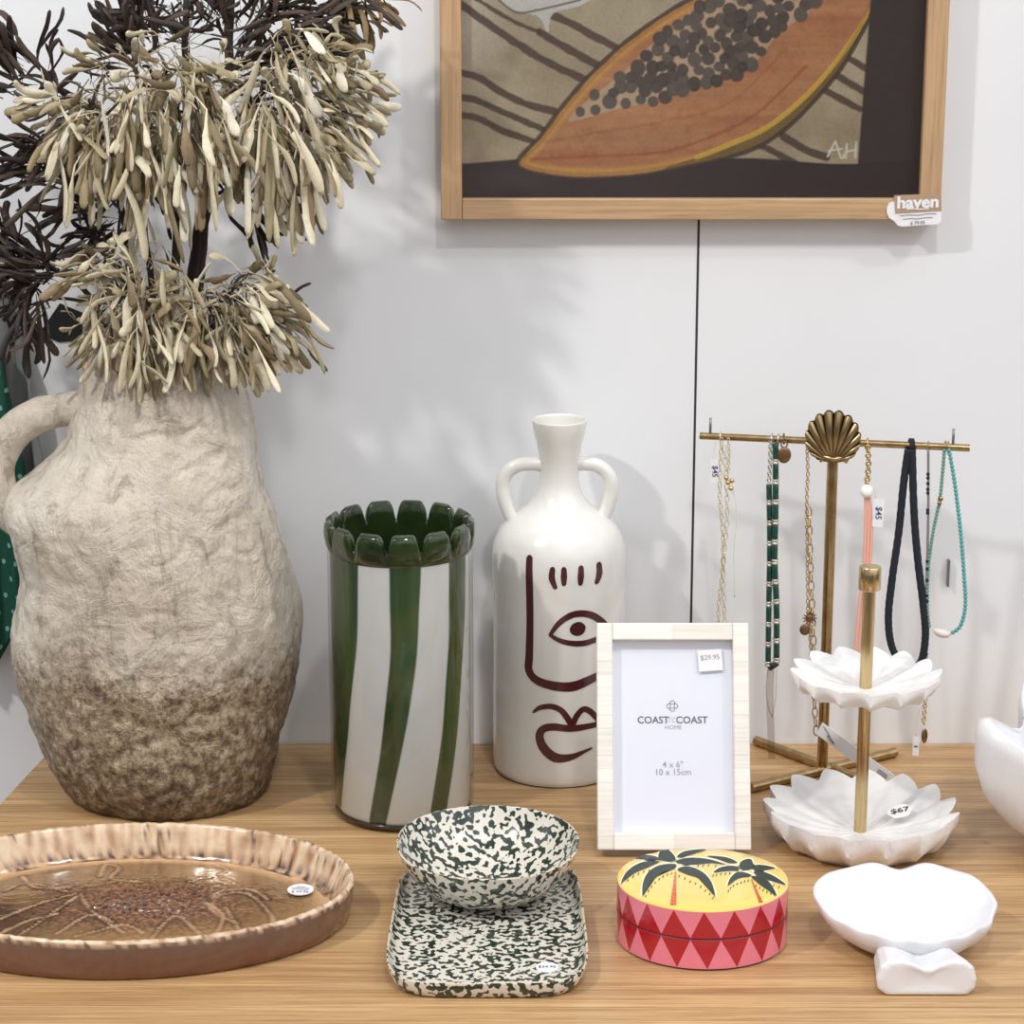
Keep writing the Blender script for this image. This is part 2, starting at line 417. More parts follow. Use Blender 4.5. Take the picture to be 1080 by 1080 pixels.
tb = base('display_table', (0.2, -.3, -.75), 'pale oak display table with straight grain carrying all the ceramics and jewellery', 'table')
A = T(0, 848, 0); B = T(40, 805, 0); sl = (A.x-B.x)/(A.y-B.y)
def edge_x(y): return B.x+(y-B.y)*sl
YS = T(500, 1062, 0).y; YF = -.62
for nm, y0, y1 in (('table_top', YS+.0004, -.001), ('front_plank', YF, YS-.0004)):
    m = MB(); vs = []
    for z in (-.032, 0):
        vs += [(edge_x(y0), y0, z), (1.0, y0, z), (1.0, y1, z), (edge_x(y1), y1, z)]
    m.add(vs, [(3, 2, 1, 0), (4, 5, 6, 7), (0, 1, 5, 4), (1, 2, 6, 5), (2, 3, 7, 6), (3, 0, 4, 7)])
    mk(nm, m, M_oak, tb, smooth=False, bevel=.0007)
for x, y in ((-.36, -.06), (.92, -.06), (-.36, -.55), (.92, -.55)):
    m = MB(); m.box(x-.025, x+.025, y-.025, y+.025, -.75, -.032); mk('leg', m, M_oak, tb, smooth=False, bevel=.002)

# ------------------------------------------------------------------ jug
JY = -.112
rows = [(869, 92, 278), (866, 78, 284), (858, 71, 287), (845, 64, 290), (825, 54, 295), (800, 42, 302), (770, 29, 310), (745, 20, 315), (715, 15, 320), (692, 17, 322),
        (668, 23, 318), (650, 27, 312), (625, 22, 303), (600, 14, 295), (580, 8, 289), (562, 9, 284), (545, 24, 280), (528, 47, 276), (510, 64, 272), (490, 74, 268), (465, 82, 263), (440, 89, 255), (420, 93, 249), (400, 96, 243), (388, 93, 244), (380, 90, 246)]
J = []
for py, xl, xr in rows:
    a = P(xl, py, JY); b = P(xr, py, JY); J.append((a.z, (a.x+b.x)/2, (b.x-a.x)/2))
z0 = J[0][0]; J = [(max(0.0, z-z0)*(1+0), cx, r) for z, cx, r in J]
JX = J[0][1]
jug = base('pottery_jug', (JX, JY, 0), 'large rustic cream plaster jug with side handle and browned base, holding dried branches', 'jug')
mb = MB()
N = 240; zs = np.linspace(0, J[-1][0], 200)
jz = [j[0] for j in J]; jc = [j[1] for j in J]; jr = [j[2] for j in J]
def smooth_i(zq, ys):
    tot = 0; w = 0
    for k in range(-3, 4):
        ww = math.exp(-k*k/4.0); tot += ww*float(np.interp(zq+k*.003, jz, ys)); w += ww
    return tot/w
V = []; Fc = []
def jugpt(zq, a, inner=0):
    cx = smooth_i(zq, jc); r = smooth_i(zq, jr)-inner
    kb = max(0, min(1, (zq-.17)/.12)); kb = kb*kb*(3-2*kb); ry = (r if r < .09 else .09+.0125*math.tanh((r-.09)/.0125))*(.98-.06*kb)
    p = Vector((cx+r*math.cos(a), JY+ry*math.sin(a), zq))
    nn = Vector((p.x*1.0, p.y*1.0, p.z))
    d = noise.noise(nn*18)*.0035 + noise.noise(nn*55)*.0018 + noise.noise(nn*130)*.0011 - max(0, .12-abs(noise.noise(nn*22+Vector((3, 1, 7)))))*.014
    if inner: d = 0
    return p + Vector((math.cos(a), math.sin(a), 0))*d
for zq in zs:
    for j in range(N): V.append(jugpt(zq, 2*PI*j/N))
nr = len(zs)
for zq in list(zs[::-1])[:60]:
    for j in range(N): V.append(jugpt(zq, 2*PI*j/N, .009))
nr2 = nr+60
for i in range(nr2-1):
    for j in range(N): Fc.append((i*N+j, i*N+(j+1) % N, (i+1)*N+(j+1) % N, (i+1)*N+j))
Fc.append(tuple(reversed(range(N)))); Fc.append(tuple((nr2-1)*N+j for j in range(N)))
mb.add(V, Fc); fixn(mk('body', mb, M_jug, jug, autos=60))
hp = [P(112, 440, JY), P(88, 432, JY), P(62, 433, JY), P(36, 440, JY), P(12, 458, JY), P(-2, 484, JY), P(-3, 512, JY), P(10, 536, JY), P(44, 556, JY)]
hp = smoothpath(hp, 7); hr = np.interp(np.linspace(0, 1, len(hp)), [0, .12, .3, .6, .85, 1], [.016, .0125, .0125, .013, .0145, .016])
mb = MB(); mb.tube(hp, list(hr), 20, flat=1.15)
mb.v = [tuple(Vector(p)+Vector((1, 1, 1))*noise.noise(Vector(p)*60)*.0015) for p in mb.v]
mk('handle', mb, M_jug, jug)

# ------------------------------------------------------------------ dried branches
def tone(a, b, k=None):
    k = rnd.random() if k is None else k
    ca, cb = lin(*a), lin(*b); return (ca[0]*(1-k)+cb[0]*k, ca[1]*(1-k)+cb[1]*k, ca[2]*(1-k)+cb[2]*k, 1)
ZLOW = P(150, 420, JY-.05).z
def leaf(mb, p, d, L, w, droop, col, flat=.45, stalk=.3, n=6):
    d = d.normalized(); side = d.cross(Vector((rnd.uniform(-1, 1), rnd.uniform(-1, 1), rnd.uniform(-1, 1)))).normalized()
    bend = rnd.uniform(-.12, .12); pts = []; rr = []
    prof = [(0, .15), (stalk*.8, .2), (stalk, .42), (stalk+.12, .82), (.6, .95), (.8, 1.0), (.93, .92), (.985, .6), (1.0, .25)]
    kink = rnd.uniform(-.10, .10)
    for u in (0, stalk*.6, stalk, stalk+.1, .52, .66, .8, .9, .965, 1.0):
        q = p + d*(L*u) + side*(bend*L*math.sin(PI*u)+kink*L*math.sin(2*PI*u)) + Vector((0, 0, -1))*(droop*L*u*u)
        if q.y > -.006: q.y = -.006
        pts.append(q); rr.append(max(.0003, w*interp(prof, u)*(1+.12*math.sin(u*14+p.x*900))))
    ro_ = rnd.uniform(0, 6.28)
    if pts[-1].z < ZLOW: return
    mb.tube(pts, rr, n, mi=0, col=col, flat=flat, roll=ro_)
def dirv(deg, sp, dep=.6):      # picture-plane angle (0 right, 90 up) with spread, random depth
    a = math.radians(deg+rnd.gauss(0, sp)); return Vector((math.cos(a), rnd.uniform(-dep, dep)*.9-.15, math.sin(a)))
def branch(name, label, stems, tufts, kind, group=None):
    b0 = Vector(stems[0][0][0]) if not isinstance(stems[0][0][0], (int, float)) else P(*stems[0][0])
    root = base(name, b0, label, 'dried plant', 'dried branches standing in the jug')
    mb = MB(); sp = []
    for path, r0, r1 in stems:
        pts = smoothpath([P(*q) for q in path], 6)
        pts = [q+Vector((noise.noise(q*60), noise.noise(q*60+Vector((5, 0, 0))), 0))*.0012 for q in pts]
        sp += pts; mb.tube(pts, list(np.linspace(r0, r1, len(pts))), 8)
    lm = MB()
    for tf in tufts:
        px, py, yy, deg, spr, n, L, w, dr, rad, style = tf
        c = P(px, py, yy); near = min(sp, key=lambda q: (q-c).length+max(0, q.z-c.z)*1.5)
        mid = (near+c)/2+Vector((0, 0, .006)); pth = smoothpath([near, mid, c], 5)
        mb.tube(pth, list(np.linspace(.0018, .0009, len(pth))), 6)
        for i in range(n):
            o_ = Vector((rnd.gauss(0, rad), rnd.gauss(0, rad), rnd.gauss(0, rad)))
            d = dirv(deg, spr)
            if style == 'b':
                if rnd.random() < .20: continue
                if rnd.random() < .18: d = dirv(rnd.uniform(0, 360), 1)
                k = rnd.random(); q = rnd.random()
                col = tone((150, 138, 104), (228, 218, 190), k) if q < .62 else tone((104, 92, 64), (168, 152, 116), k) if q < .86 else tone((222, 214, 190), (234, 228, 210), k) if q < .95 else tone((112, 92, 68), (152, 130, 100), k)  # the palest pods are front-lit highlights put into the leaf colour
                leaf(lm, c+o_*1.3+d*L*.05, d, L*rnd.uniform(.5, 1.25), w*rnd.uniform(.65, 1.35), dr*rnd.uniform(.2, 1.5), col, .5, rnd.uniform(.25, .6))
                if rnd.random() < .25: leaf(lm, c+o_*1.5, dirv(rnd.uniform(0, 360), 1), L*rnd.uniform(.3, .6), .0007, rnd.uniform(-.2, .6), tone((150, 134, 108), (208, 194, 166)), 1, .5)
                if rnd.random() < .14: leaf(lm, c+o_*1.5-d*L*.2+Vector((0, .012, 0)), dirv(deg, 40), L*rnd.uniform(.6, 1.0), .0013, rnd.uniform(-.1, .4), tone((44, 34, 30), (90, 74, 60)), .8, .3)
            elif style == 'd':
                if rnd.random() < .30: continue
                leaf(lm, c+o_*1.4, d, L*rnd.uniform(.7, 1.35), w*rnd.uniform(.7, 1.25), dr*rnd.uniform(.2, 1.5), tone((36, 26, 23), (78, 62, 53)), .5, rnd.uniform(.1, .4))
            elif style == 'g':
                leaf(lm, c+o_, d, L*rnd.uniform(.6, 1.2), w*rnd.uniform(.75, 1.2), dr, tone((78, 60, 40), (140, 116, 76)), .4, .2)
            elif style == 't':
                leaf(lm, c+o_, d, L*rnd.uniform(.6, 1.2), w*rnd.uniform(.7, 1.1), dr*rnd.uniform(-1, 1), tone((44, 34, 30), (84, 70, 60)), .8, .5)
        # thin twiglets under the leaves
    mk('stem', mb, M_bark, root)
    mk('leaves', lm, M_leaf, root, autos=80)
    return root
jy = JY
LB = .030; WB = .0032
branch('dried_branch', 'dried branch with drooping cream pods bursting at upper left of the jug bouquet', 
 [([(168, 470, jy), (166, 380, jy), (160, 300, jy-.005), (150, 220, jy-.01), (148, 150, jy-.02), (165, 90, jy-.025)], .0032, .002),
  ([(150, 220, jy-.01), (120, 165, jy-.03), (95, 120, jy-.045)], .0022, .0015)],
 [(95, 108, jy-.05, 200, 34, 30, .034, WB, .25, .006, 'b'), (60, 105, jy-.05, 182, 14, 16, .036, WB, .1, .005, 'b'), (75, 135, jy-.05, 215, 25, 20, .034, WB, .35, .006, 'b'),
  (110, 120, jy-.055, 262, 26, 34, .040, WB, .5, .008, 'b'), (140, 100, jy-.06, 268, 30, 36, .042, WB, .6, .008, 'b'), (165, 85, jy-.06, 280, 34, 36, .040, WB, .6, .008, 'b'),
  (190, 75, jy-.06, 300, 28, 30, .038, WB, .6, .007, 'b'), (205, 105, jy-.06, 290, 26, 34, .042, WB, .6, .008, 'b'), (225, 125, jy-.055, 300, 24, 26, .038, WB, .6, .007, 'b'),
  (150, 135, jy-.055, 265, 24, 34, .042, WB, .6, .008, 'b'), (85, 160, jy-.055, 262, 20, 22, .034, WB, .6, .006, 'b'), (185, 150, jy-.055, 275, 22, 28, .036, WB, .6, .008, 'b'),
  (115, 75, jy-.04, 150, 25, 10, .028, WB, .1, .006, 'b'), (150, 70, jy-.03, 115, 30, 9, .028, WB, .0, .006, 'b'), (145, 185, jy-.05, 270, 12, 10, .040, WB, .5, .006, 'b')], 'b')
branch('dried_branch', 'dried branch with dense cream pods fanning to the upper right over the wall', 
 [([(200, 470, jy+.01), (204, 380, jy+.01), (212, 290, jy), (222, 210, jy), (250, 130, jy-.01), (300, 75, jy-.02)], .0036, .002)],
 [(330, 60, jy-.03, 345, 26, 32, .034, WB, .25, .006, 'b'), (355, 75, jy-.03, 345, 22, 30, .034, WB, .3, .006, 'b'), (300, 60, jy-.04, 300, 34, 26, .036, WB, .5, .007, 'b'),
  (340, 105, jy-.03, 335, 22, 34, .038, WB, .3, .008, 'b'), (330, 140, jy-.03, 330, 20, 34, .038, WB, .35, .008, 'b'), (275, 100, jy-.045, 280, 34, 34, .040, WB, .6, .008, 'b'),
  (300, 120, jy-.045, 295, 26, 36, .042, WB, .6, .008, 'b'), (320, 155, jy-.04, 310, 20, 30, .038, WB, .5, .008, 'b'), (270, 150, jy-.045, 275, 20, 32, .040, WB, .6, .008, 'b'),
  (250, 95, jy-.03, 200, 50, 20, .026, WB*.8, .3, .007, 'b'), (300, 165, jy-.04, 285, 18, 26, .038, WB, .5, .007, 'b'), (240, 85, jy-.03, 80, 30, 7, .024, WB, 0, .006, 'b'), (360, 110, jy-.025, 340, 18, 18, .034, WB, .3, .006, 'b'),
  (225, 130, jy-.04, 290, 25, 20, .034, WB, .6, .007, 'b')], 'b')
branch('dried_branch', 'low dried branch with brownish cream pods drooping over the jug mouth above its handle', 
 [([(150, 470, jy-.01), (146, 400, jy-.02), (140, 330, jy-.04), (128, 290, jy-.05)], .003, .0018)],
 [(105, 285, jy-.055, 178, 20, 26, .032, WB*.9, .2, .006, 'b'), (125, 280, jy-.055, 200, 60, 26, .026, WB*.9, .2, .007, 'b'), (110, 345, jy-.05, 215, 16, 24, .034, WB*.8, .2, .006, 'b'),
  (125, 320, jy-.06, 262, 24, 34, .040, WB, .4, .009, 'b'), (145, 330, jy-.06, 268, 22, 40, .042, WB, .4, .009, 'b'), (165, 325, jy-.06, 278, 24, 36, .042, WB, .4, .009, 'b'),
  (180, 310, jy-.055, 295, 24, 28, .040, WB, .4, .008, 'b'), (150, 295, jy-.055, 270, 60, 30, .030, WB, .3, .009, 'b'), (135, 350, jy-.055, 262, 16, 28, .034, WB, .3, .008, 'b'), (170, 352, jy-.05, 275, 16, 26, .034, WB, .3, .008, 'b')], 'b')
branch('dried_branch', 'low dried branch with taupe pods splayed over the right side of the jug mouth', 
 [([(210, 470, jy), (212, 400, jy-.01), (222, 350, jy-.03), (240, 312, jy-.04)], .003, .0018)],
 [(262, 305, jy-.045, 335, 22, 30, .034, WB*.9, .2, .007, 'b'), (255, 310, jy-.05, 315, 20, 36, .044, WB*.95, .3, .008, 'b'), (270, 325, jy-.045, 322, 16, 34, .040, WB*.95, .25, .008, 'b'),
  (235, 315, jy-.05, 285, 16, 36, .046, WB*.9, .3, .008, 'b'), (215, 325, jy-.05, 268, 14, 34, .046, WB*.9, .3, .008, 'b'), (250, 335, jy-.045, 300, 18, 34, .042, WB*.95, .3, .008, 'b'),
  (265, 290, jy-.04, 60, 50, 9, .020, WB, 0, .005, 'b'), (235, 350, jy-.04, 285, 16, 26, .034, WB, .3, .008, 'b'), (200, 350, jy-.045, 265, 14, 22, .034, WB, .3, .008, 'b')], 'b')
branch('dark_branch', 'tall dark brown branch with thin forked twigs at top centre of the bouquet', 
 [([(185, 470, jy), (184, 380, jy), (185, 290, jy), (190, 210, jy+.01), (196, 120, jy+.01), (195, 60, jy+.01), (196, 0, jy+.01), (196, -60, jy+.01)], .0042, .0022),
  ([(186, 250, jy), (178, 180, jy), (150, 110, jy-.01), (142, 60, jy-.01)], .0024, .0015)],
 [(195, 45, jy+.01, 140, 30, 14, .034, .0014, 0, .003, 't'), (196, 40, jy+.01, 45, 30, 14, .034, .0014, 0, .003, 't'), (196, 5, jy+.01, 110, 50, 18, .036, .0015, 0, .004, 't'),
  (165, 30, jy+.01, 120, 40, 16, .03, .0016, 0, .004, 't'), (225, 20, jy+.01, 80, 40, 16, .03, .0016, 0, .004, 't'),
  (142, 55, jy-.01, 118, 28, 30, .038, .0026, 0, .005, 'd'), (140, 20, jy-.01, 100, 45, 26, .034, .0028, 0, .006, 'd'), (140, 65, jy-.02, 165, 18, 14, .040, .0024, -.05, .004, 'd'), (150, 20, jy, 200, 60, 18, .03, .0026, 0, .006, 'd')], 'd')
branch('dark_branch', 'dark brown branch with dense feathery leaves sweeping right along the top edge', 
 [([(205, 470, jy+.02), (200, 380, jy+.02), (203, 300, jy+.02), (214, 215, jy+.02), (232, 140, jy+.02), (241, 80, jy+.02), (242, 20, jy+.02), (250, -50, jy+.02)], .0056, .003),
  ([(241, 80, jy+.02), (280, 45, jy+.02), (330, 25, jy+.02)], .002, .0014), ([(214, 215, jy+.02), (240, 200, jy+.02), (258, 212, jy+.015)], .0018, .001)],
 [(250, 60, jy+.02, 55, 30, 26, .036, .0022, 0, .005, 'd'), (275, 45, jy+.01, 15, 28, 34, .040, .0023, 0, .007, 'd'), (305, 35, jy+.01, 5, 25, 36, .040, .0023, .05, .007, 'd'),
  (320, 20, jy+.01, 15, 28, 30, .040, .0023, .05, .007, 'd'), (265, 20, jy+.02, 60, 40, 30, .036, .0022, 0, .007, 'd'), (290, 0, jy+.02, 30, 60, 34, .036, .0022, 0, .008, 'd'), (235, 25, jy+.02, 120, 40, 20, .034, .002, 0, .006, 'd'),
  (345, 5, jy+.02, 0, 30, 20, .038, .0022, .05, .006, 'd'), (365, -6, jy+.02, 285, 18, 26, .040, .0026, .2, .006, 'g'), (385, -8, jy+.02, 325, 25, 18, .034, .002, .1, .005, 'g'),
  (258, 212, jy+.015, 300, 22, 12, .040, .0026, .1, .004, 'd'), (280, 200, jy+.015, 335, 18, 12, .040, .0022, .1, .004, 'd'), (255, 75, jy+.02, 20, 20, 18, .04, .0022, 0, .004, 'd'), (225, 175, jy+.02, 330, 35, 10, .03, .002, 0, .005, 'd')], 'd')
branch('dark_branch', 'dark brown branch with flat leaves spreading off the left edge behind the cream pods', 
 [([(160, 470, jy+.02), (150, 380, jy+.02), (138, 290, jy+.02), (128, 220, jy+.02), (105, 150, jy+.01), (55, 85, jy+.01), (10, 40, jy+.01)], .0036, .002),
  ([(138, 290, jy+.02), (110, 268, jy+.01), (90, 230, jy+.01), (78, 200, jy)], .003, .0015)],
 [(28, 80, jy+.01, 115, 25, 22, .040, .0026, 0, .005, 'd'), (50, 82, jy+.01, 95, 18, 7, .034, .0026, 0, .004, 'd'), (10, 90, jy+.01, 150, 30, 22, .036, .0026, 0, .006, 'd'), (5, 60, jy+.01, 120, 40, 22, .036, .0028, 0, .008, 'd'),
  (60, 160, jy+.01, 185, 28, 30, .040, .0026, 0, .007, 'd'), (75, 180, jy+.01, 175, 22, 28, .046, .0026, 0, .006, 'd'), (30, 175, jy+.01, 180, 22, 22, .040, .0026, 0, .006, 'd'), (90, 150, jy+.01, 220, 40, 26, .036, .0026, .1, .009, 'd'),
  (75, 208, jy, 195, 14, 6, .040, .0028, 0, .003, 'd'), (105, 235, jy+.01, 190, 26, 16, .038, .0023, 0, .006, 'd'), (112, 250, jy+.01, 200, 24, 12, .036, .0023, 0, .005, 'd'), (125, 225, jy+.02, 170, 50, 22, .03, .002, 0, .008, 'd'),
  (75, 120, jy+.01, 160, 50, 26, .034, .0026, 0, .009, 'd'), (190, 175, jy+.02, 260, 50, 30, .034, .002, .1, .010, 'd'), (150, 170, jy+.02, 240, 50, 30, .034, .002, .1, .010, 'd')], 'd')
branch('dark_branch', 'low dark brown branch with blade leaves hanging at the left edge above the handle', 
 [([(140, 470, jy+.03), (130, 400, jy+.03), (100, 320, jy+.02), (60, 285, jy+.01), (15, 275, jy)], .003, .0018)],
 [(45, 285, jy, 150, 22, 30, .042, .0026, 0, .006, 'd'), (20, 280, jy, 165, 30, 34, .040, .0026, 0, .008, 'd'), (5, 290, jy, 190, 50, 34, .036, .0026, .1, .008, 'd'), (25, 300, jy, 262, 14, 14, .050, .0025, .2, .005, 'd'),
  (45, 300, jy, 215, 25, 22, .038, .002, .1, .006, 'd'), (22, 325, jy, 285, 10, 9, .044, .0028, .1, .003, 'd'), (70, 290, jy, 160, 18, 24, .044, .0018, 0, .004, 'd'), (5, 255, jy, 110, 30, 14, .034, .0026, 0, .006, 'd')], 'd')

# ------------------------------------------------------------------ hanging cloths at the left, black card
def cloth(name, label, cat, mat, edge, xl, zt, y0):
    # edge: list of (px,py) down the right side then the hem point at left
    pts = [P(a, b, y0) for a, b in edge]
    zs_ = [p.z for p in pts][::-1]; xs_ = [p.x for p in pts][::-1]
    mb = MB()
    zb0, zb1 = zs_[0], P(0, 697, y0).z
    def fn(u, v):
        xr0 = pts[-1].x
        x_ = xl + (xr0-xl)*u
        zb = zb0 if name == 'grey_garment' else zb0+(zb1-zb0)*min(1, (xr0-x_)/max(1e-6, xr0-P(0, 697, y0).x))*1.0
        if name != 'grey_garment' and x_ < P(0, 697, y0).x: zb = zb1
        z_ = zb+(zt-zb)*v
        xr = float(np.interp(z_, zs_, xs_)); x = xl+(xr-xl)*u
        y = y0-.006+.005*math.sin(x*260+z_*8)+.002*math.sin(x*700)
        return (x, min(y, -.002), z_)
    mb.grid(60, 50, fn)
    c_ = P((edge[0][0]+0)/2, edge[0][1], y0)
    o = mk(name, mb, mat, None, origin=(xl+.05, y0, zb1), label=label, cat=cat)
    m = o.modifiers.new('s', 'SOLIDIFY'); m.thickness = .0015
    return o
cloth('grey_garment', 'plain grey cloth hanging on the wall behind the green dotted cloth', 'cloth', M_greycloth,
      [(-60, 225), (2, 290), (18, 335), (30, 389), (38, 428), (50, 500), (55, 560), (55, 600)], -.60, P(0, 225, -.012).z, -.012)
cloth('dotted_garment', 'deep green cloth with small pale dots hanging at the left edge', 'cloth', M_green,
      [(-60, 300), (3, 368), (14, 430), (28, 500), (30, 560), (27, 645)], -.58, P(0, 300, -.03).z, -.03)
mb = MB(); q = [P(63, 320, -.0014), P(99, 335, -.0014), P(96, 358, -.0014), P(62, 361, -.0014), P(41, 352, -.0014)]
n = len(q); mb.add([p for p in q]+[p+Vector((0, .0012, 0)) for p in q], [tuple(range(n)), tuple(range(2*n-1, n-1, -1))]+[(i, (i+1) % n, n+(i+1) % n, n+i) for i in range(n)])
mk('black_card', mb, M_black, None, origin=P(70, 340, -.0002), smooth=False, label='small black card pinned on the wall behind the drooping pods', cat='card')

# ------------------------------------------------------------------ brown oval platter
TX, TY = -.2795, -.374; TA, TBb, TH = .1635, .1085, .031
pl = base('oval_platter', (TX, TY, 0), 'shallow oval platter in glossy brown glaze with an embossed crab inside', 'platter')
def proj(p):
    d = p-CAM; w = d.dot(FW); return 540+F*d.x/w, 540-F*d.dot(UP)/w
crab = [[(18, 988), (60, 962), (82, 948)], [(0, 970), (40, 955), (80, 945)], [(24, 925), (40, 937), (90, 937), (130, 930)], [(105, 925), (112, 912), (125, 916), (118, 928), (150, 932)],
        [(250, 975), (222, 962), (235, 946), (262, 945), (285, 965), (288, 980)], [(282, 950), (265, 940), (235, 942), (225, 950)], [(238, 960), (255, 985)], [(85, 945), (98, 965), (130, 985)],
        [(60, 985), (95, 968), (118, 975)], [(200, 932), (225, 925), (240, 918), (225, 910), (245, 912)], [(160, 990), (185, 970), (210, 985)], [(0, 985), (30, 972), (60, 966)], [(80, 988), (130, 978), (150, 985)],
        [(215, 955), (235, 968), (228, 985)], [(5, 940), (30, 932), (70, 942)]]
crab = [[T(a, b, .006) for a, b in s] for s in crab]
crab = [smoothpath(s, 12) for s in crab]
cc = T(160, 955, .006)
CP = np.array([(p.x, p.y) for s in crab for p in s])
def cdist(x, y): return float(np.sqrt(((CP[:, 0]-x)**2+(CP[:, 1]-y)**2).min()))
mb = MB(); NA = 480; NRR = 140
cols = []; V = []
L_ = lin
def mixc(a, b, k): k = max(0, min(1, k)); return tuple(a[i]*(1-k)+b[i]*k for i in range(3))+(1,)
for i in range(NRR+1):            # floor
    rr_ = i/NRR*.90
    for j in range(NA):
        a = 2*PI*j/NA; x = TX+TA*rr_*math.cos(a); y = TY+TBb*rr_*math.sin(a)
        q = Vector((x, y, 0)); d = cdist(x, y)
        n1 = noise.noise(q*90); n2 = noise.noise(q*300); n3 = noise.noise(q*25)
        body = math.exp(-(((x-cc.x)/.078)**2+((y-cc.y)/.046)**2)**1.5)
        ww = .0017+.0009*n1; ridge = math.exp(-(d/ww)**2); rg = 1-abs(noise.noise(Vector((x*210, y*300, 2))))*2.4
        rg2 = max(0, 1-abs(noise.noise(Vector((x*60+n1*.6, y*110+n1*.5, 7))))*9)
        z = .006 + .0010*ridge*(.6+.8*n2) + body*(.002+.0016*max(0, rg)) + .0003*n1 + .0006*rg2*min(1, body+.25)
        base_c = mixc(L_(158, 122, 78), L_(118, 86, 50), .5+n3*1.4)
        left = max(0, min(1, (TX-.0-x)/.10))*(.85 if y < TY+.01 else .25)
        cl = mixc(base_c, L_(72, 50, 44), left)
        cl = mixc(cl, mixc(L_(66, 34, 24), L_(158, 112, 80), rg*1.0-.2+n2*.8), min(1, body*1.15))
        cl = mixc(cl, L_(84, 50, 34), rg2*.75*min(1, body*1.5+left*.8+.12))
        cl = mixc(cl, L_(200, 160, 122), ridge*.8*(.8+.6*n1))
        dk = math.exp(-((d-.0027-.0006*n1)/.0012)**2); cl = mixc(cl, L_(50, 28, 20), dk*.95*min(1, .75+n3))
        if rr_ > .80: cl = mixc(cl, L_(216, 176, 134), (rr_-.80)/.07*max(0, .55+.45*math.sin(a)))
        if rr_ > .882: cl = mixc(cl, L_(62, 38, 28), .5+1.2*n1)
        V.append((x, y, z)); cols.append(cl)
prof = [(.905, .0065), (.925, .009), (.945, .016), (.965, .024), (.978, .0295), (.992, .0315), (1.004, .0297), (1.0065, .0283), (1.006, .025), (.998, .016), (.985, .006), (.965, .001), (.94, 0)]
for k, (s_, z) in enumerate(prof):
    for j in range(NA):
        a = 2*PI*j/NA; q = Vector((math.cos(a)*3, math.sin(a)*3, z*40)); n1 = noise.noise(q*4); n2 = noise.noise(q*11)
        wob = 1+.004*n1+(.003*n2 if 3 < k < 7 else 0)
        x = TX+TA*s_*wob*math.cos(a); y = TY+TBb*s_*wob*math.sin(a)
        zz = z+(.0011*n2 if 3 < k < 7 else 0)
        if k <= 1: cl = mixc(L_(200, 164, 126), L_(76, 46, 32), .45+1.6*n2)
        elif k <= 6:
            cl = mixc(L_(232, 206, 174), L_(176, 134, 98), .25+1.3*noise.noise(Vector((math.cos(a)*24, math.sin(a)*24, z*60))))
            if n2 > .42: cl = mixc(cl, L_(90, 60, 44), .8)
        elif k <= 7: cl = mixc(L_(206, 178, 150), L_(112, 88, 74), .4+2*n2)
        else: cl = mixc(L_(112, 88, 76), L_(118, 66, 42), (k-8)/3+.3*n1)
        V.append((x, y, zz)); cols.append(cl)
R_ = NRR+1+len(prof); Fc = []
for i in range(R_-1):
    for j in range(NA): Fc.append((i*NA+j, i*NA+(j+1) % NA, (i+1)*NA+(j+1) % NA, (i+1)*NA+j))
Fc.append(tuple((R_-1)*NA+j for j in range(NA)))
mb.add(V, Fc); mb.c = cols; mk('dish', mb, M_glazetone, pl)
mb = MB(); sc0 = T(317, 938, .0085)
def stk(a, b, o=sc0, z=.0004): return (o.x+a, o.y+b, o.z+z)
mb.lathe([(0, sc0.z-.0006), (.0098, sc0.z-.0006), (.0098, sc0.z+.0002), (0, sc0.z+.0002)], sc0.x, sc0.y, 32)
for k_, (yy, w_) in enumerate(((.004, .006), (.0015, .013), (-.001, .012))):
    stroke(mb, [(-w_/2, yy), (-w_/6, yy+.0004), (w_/6, yy-.0004), (w_/2, yy)], .0007, stk)
text(mb, '$ 59.95', .0042, stk, 1, .00003, cy=-.0052)
mk('price_sticker', mb, [M_card, M_bluink], pl, smooth=False, label='round white price sticker')

# ------------------------------------------------------------------ green glass vase
GX = -.0895; GY = -.156; GR = .0582
gv = base('glass_vase', (GX, GY, 0), 'tall cylindrical glass vase with dark green and white swirling stripes and scalloped rim', 'vase')
mb = MB(); mb.lathe([(0, .006), (GR*.92, .006), (GR*.965, .010), (GR*.965, .226), (GR*.95, .226)], GX, GY, 96)
mb.lathe([(GR*.95, .226), (GR*.90, .226), (GR*.90, .012), (0, .012)], GX, GY, 96, 1)
fixn(mk('striped_wall', mb, [M_stripe, M_gglass], gv, autos=50))
mb = MB(); mb.lathe([(0, .0003), (GR*.90, .0003), (GR*.97, .003), (GR, .009), (GR, .06), (GR*1.004, .14), (GR*.997, .22), (GR*.985, .229)], GX, GY, 96)
mk('clear_casing', mb, M_clear, gv)
mb = MB(); mb.lathe([(0, .0008), (GR*.89, .0008), (GR*.955, .0035), (GR*.955, .0055), (0, .0055)], GX, GY, 96)
mk('thick_base', mb, plain('smoky_base', lin(34, 26, 20), .1), gv)
mb = MB(); NL = 13; nu = NL*24
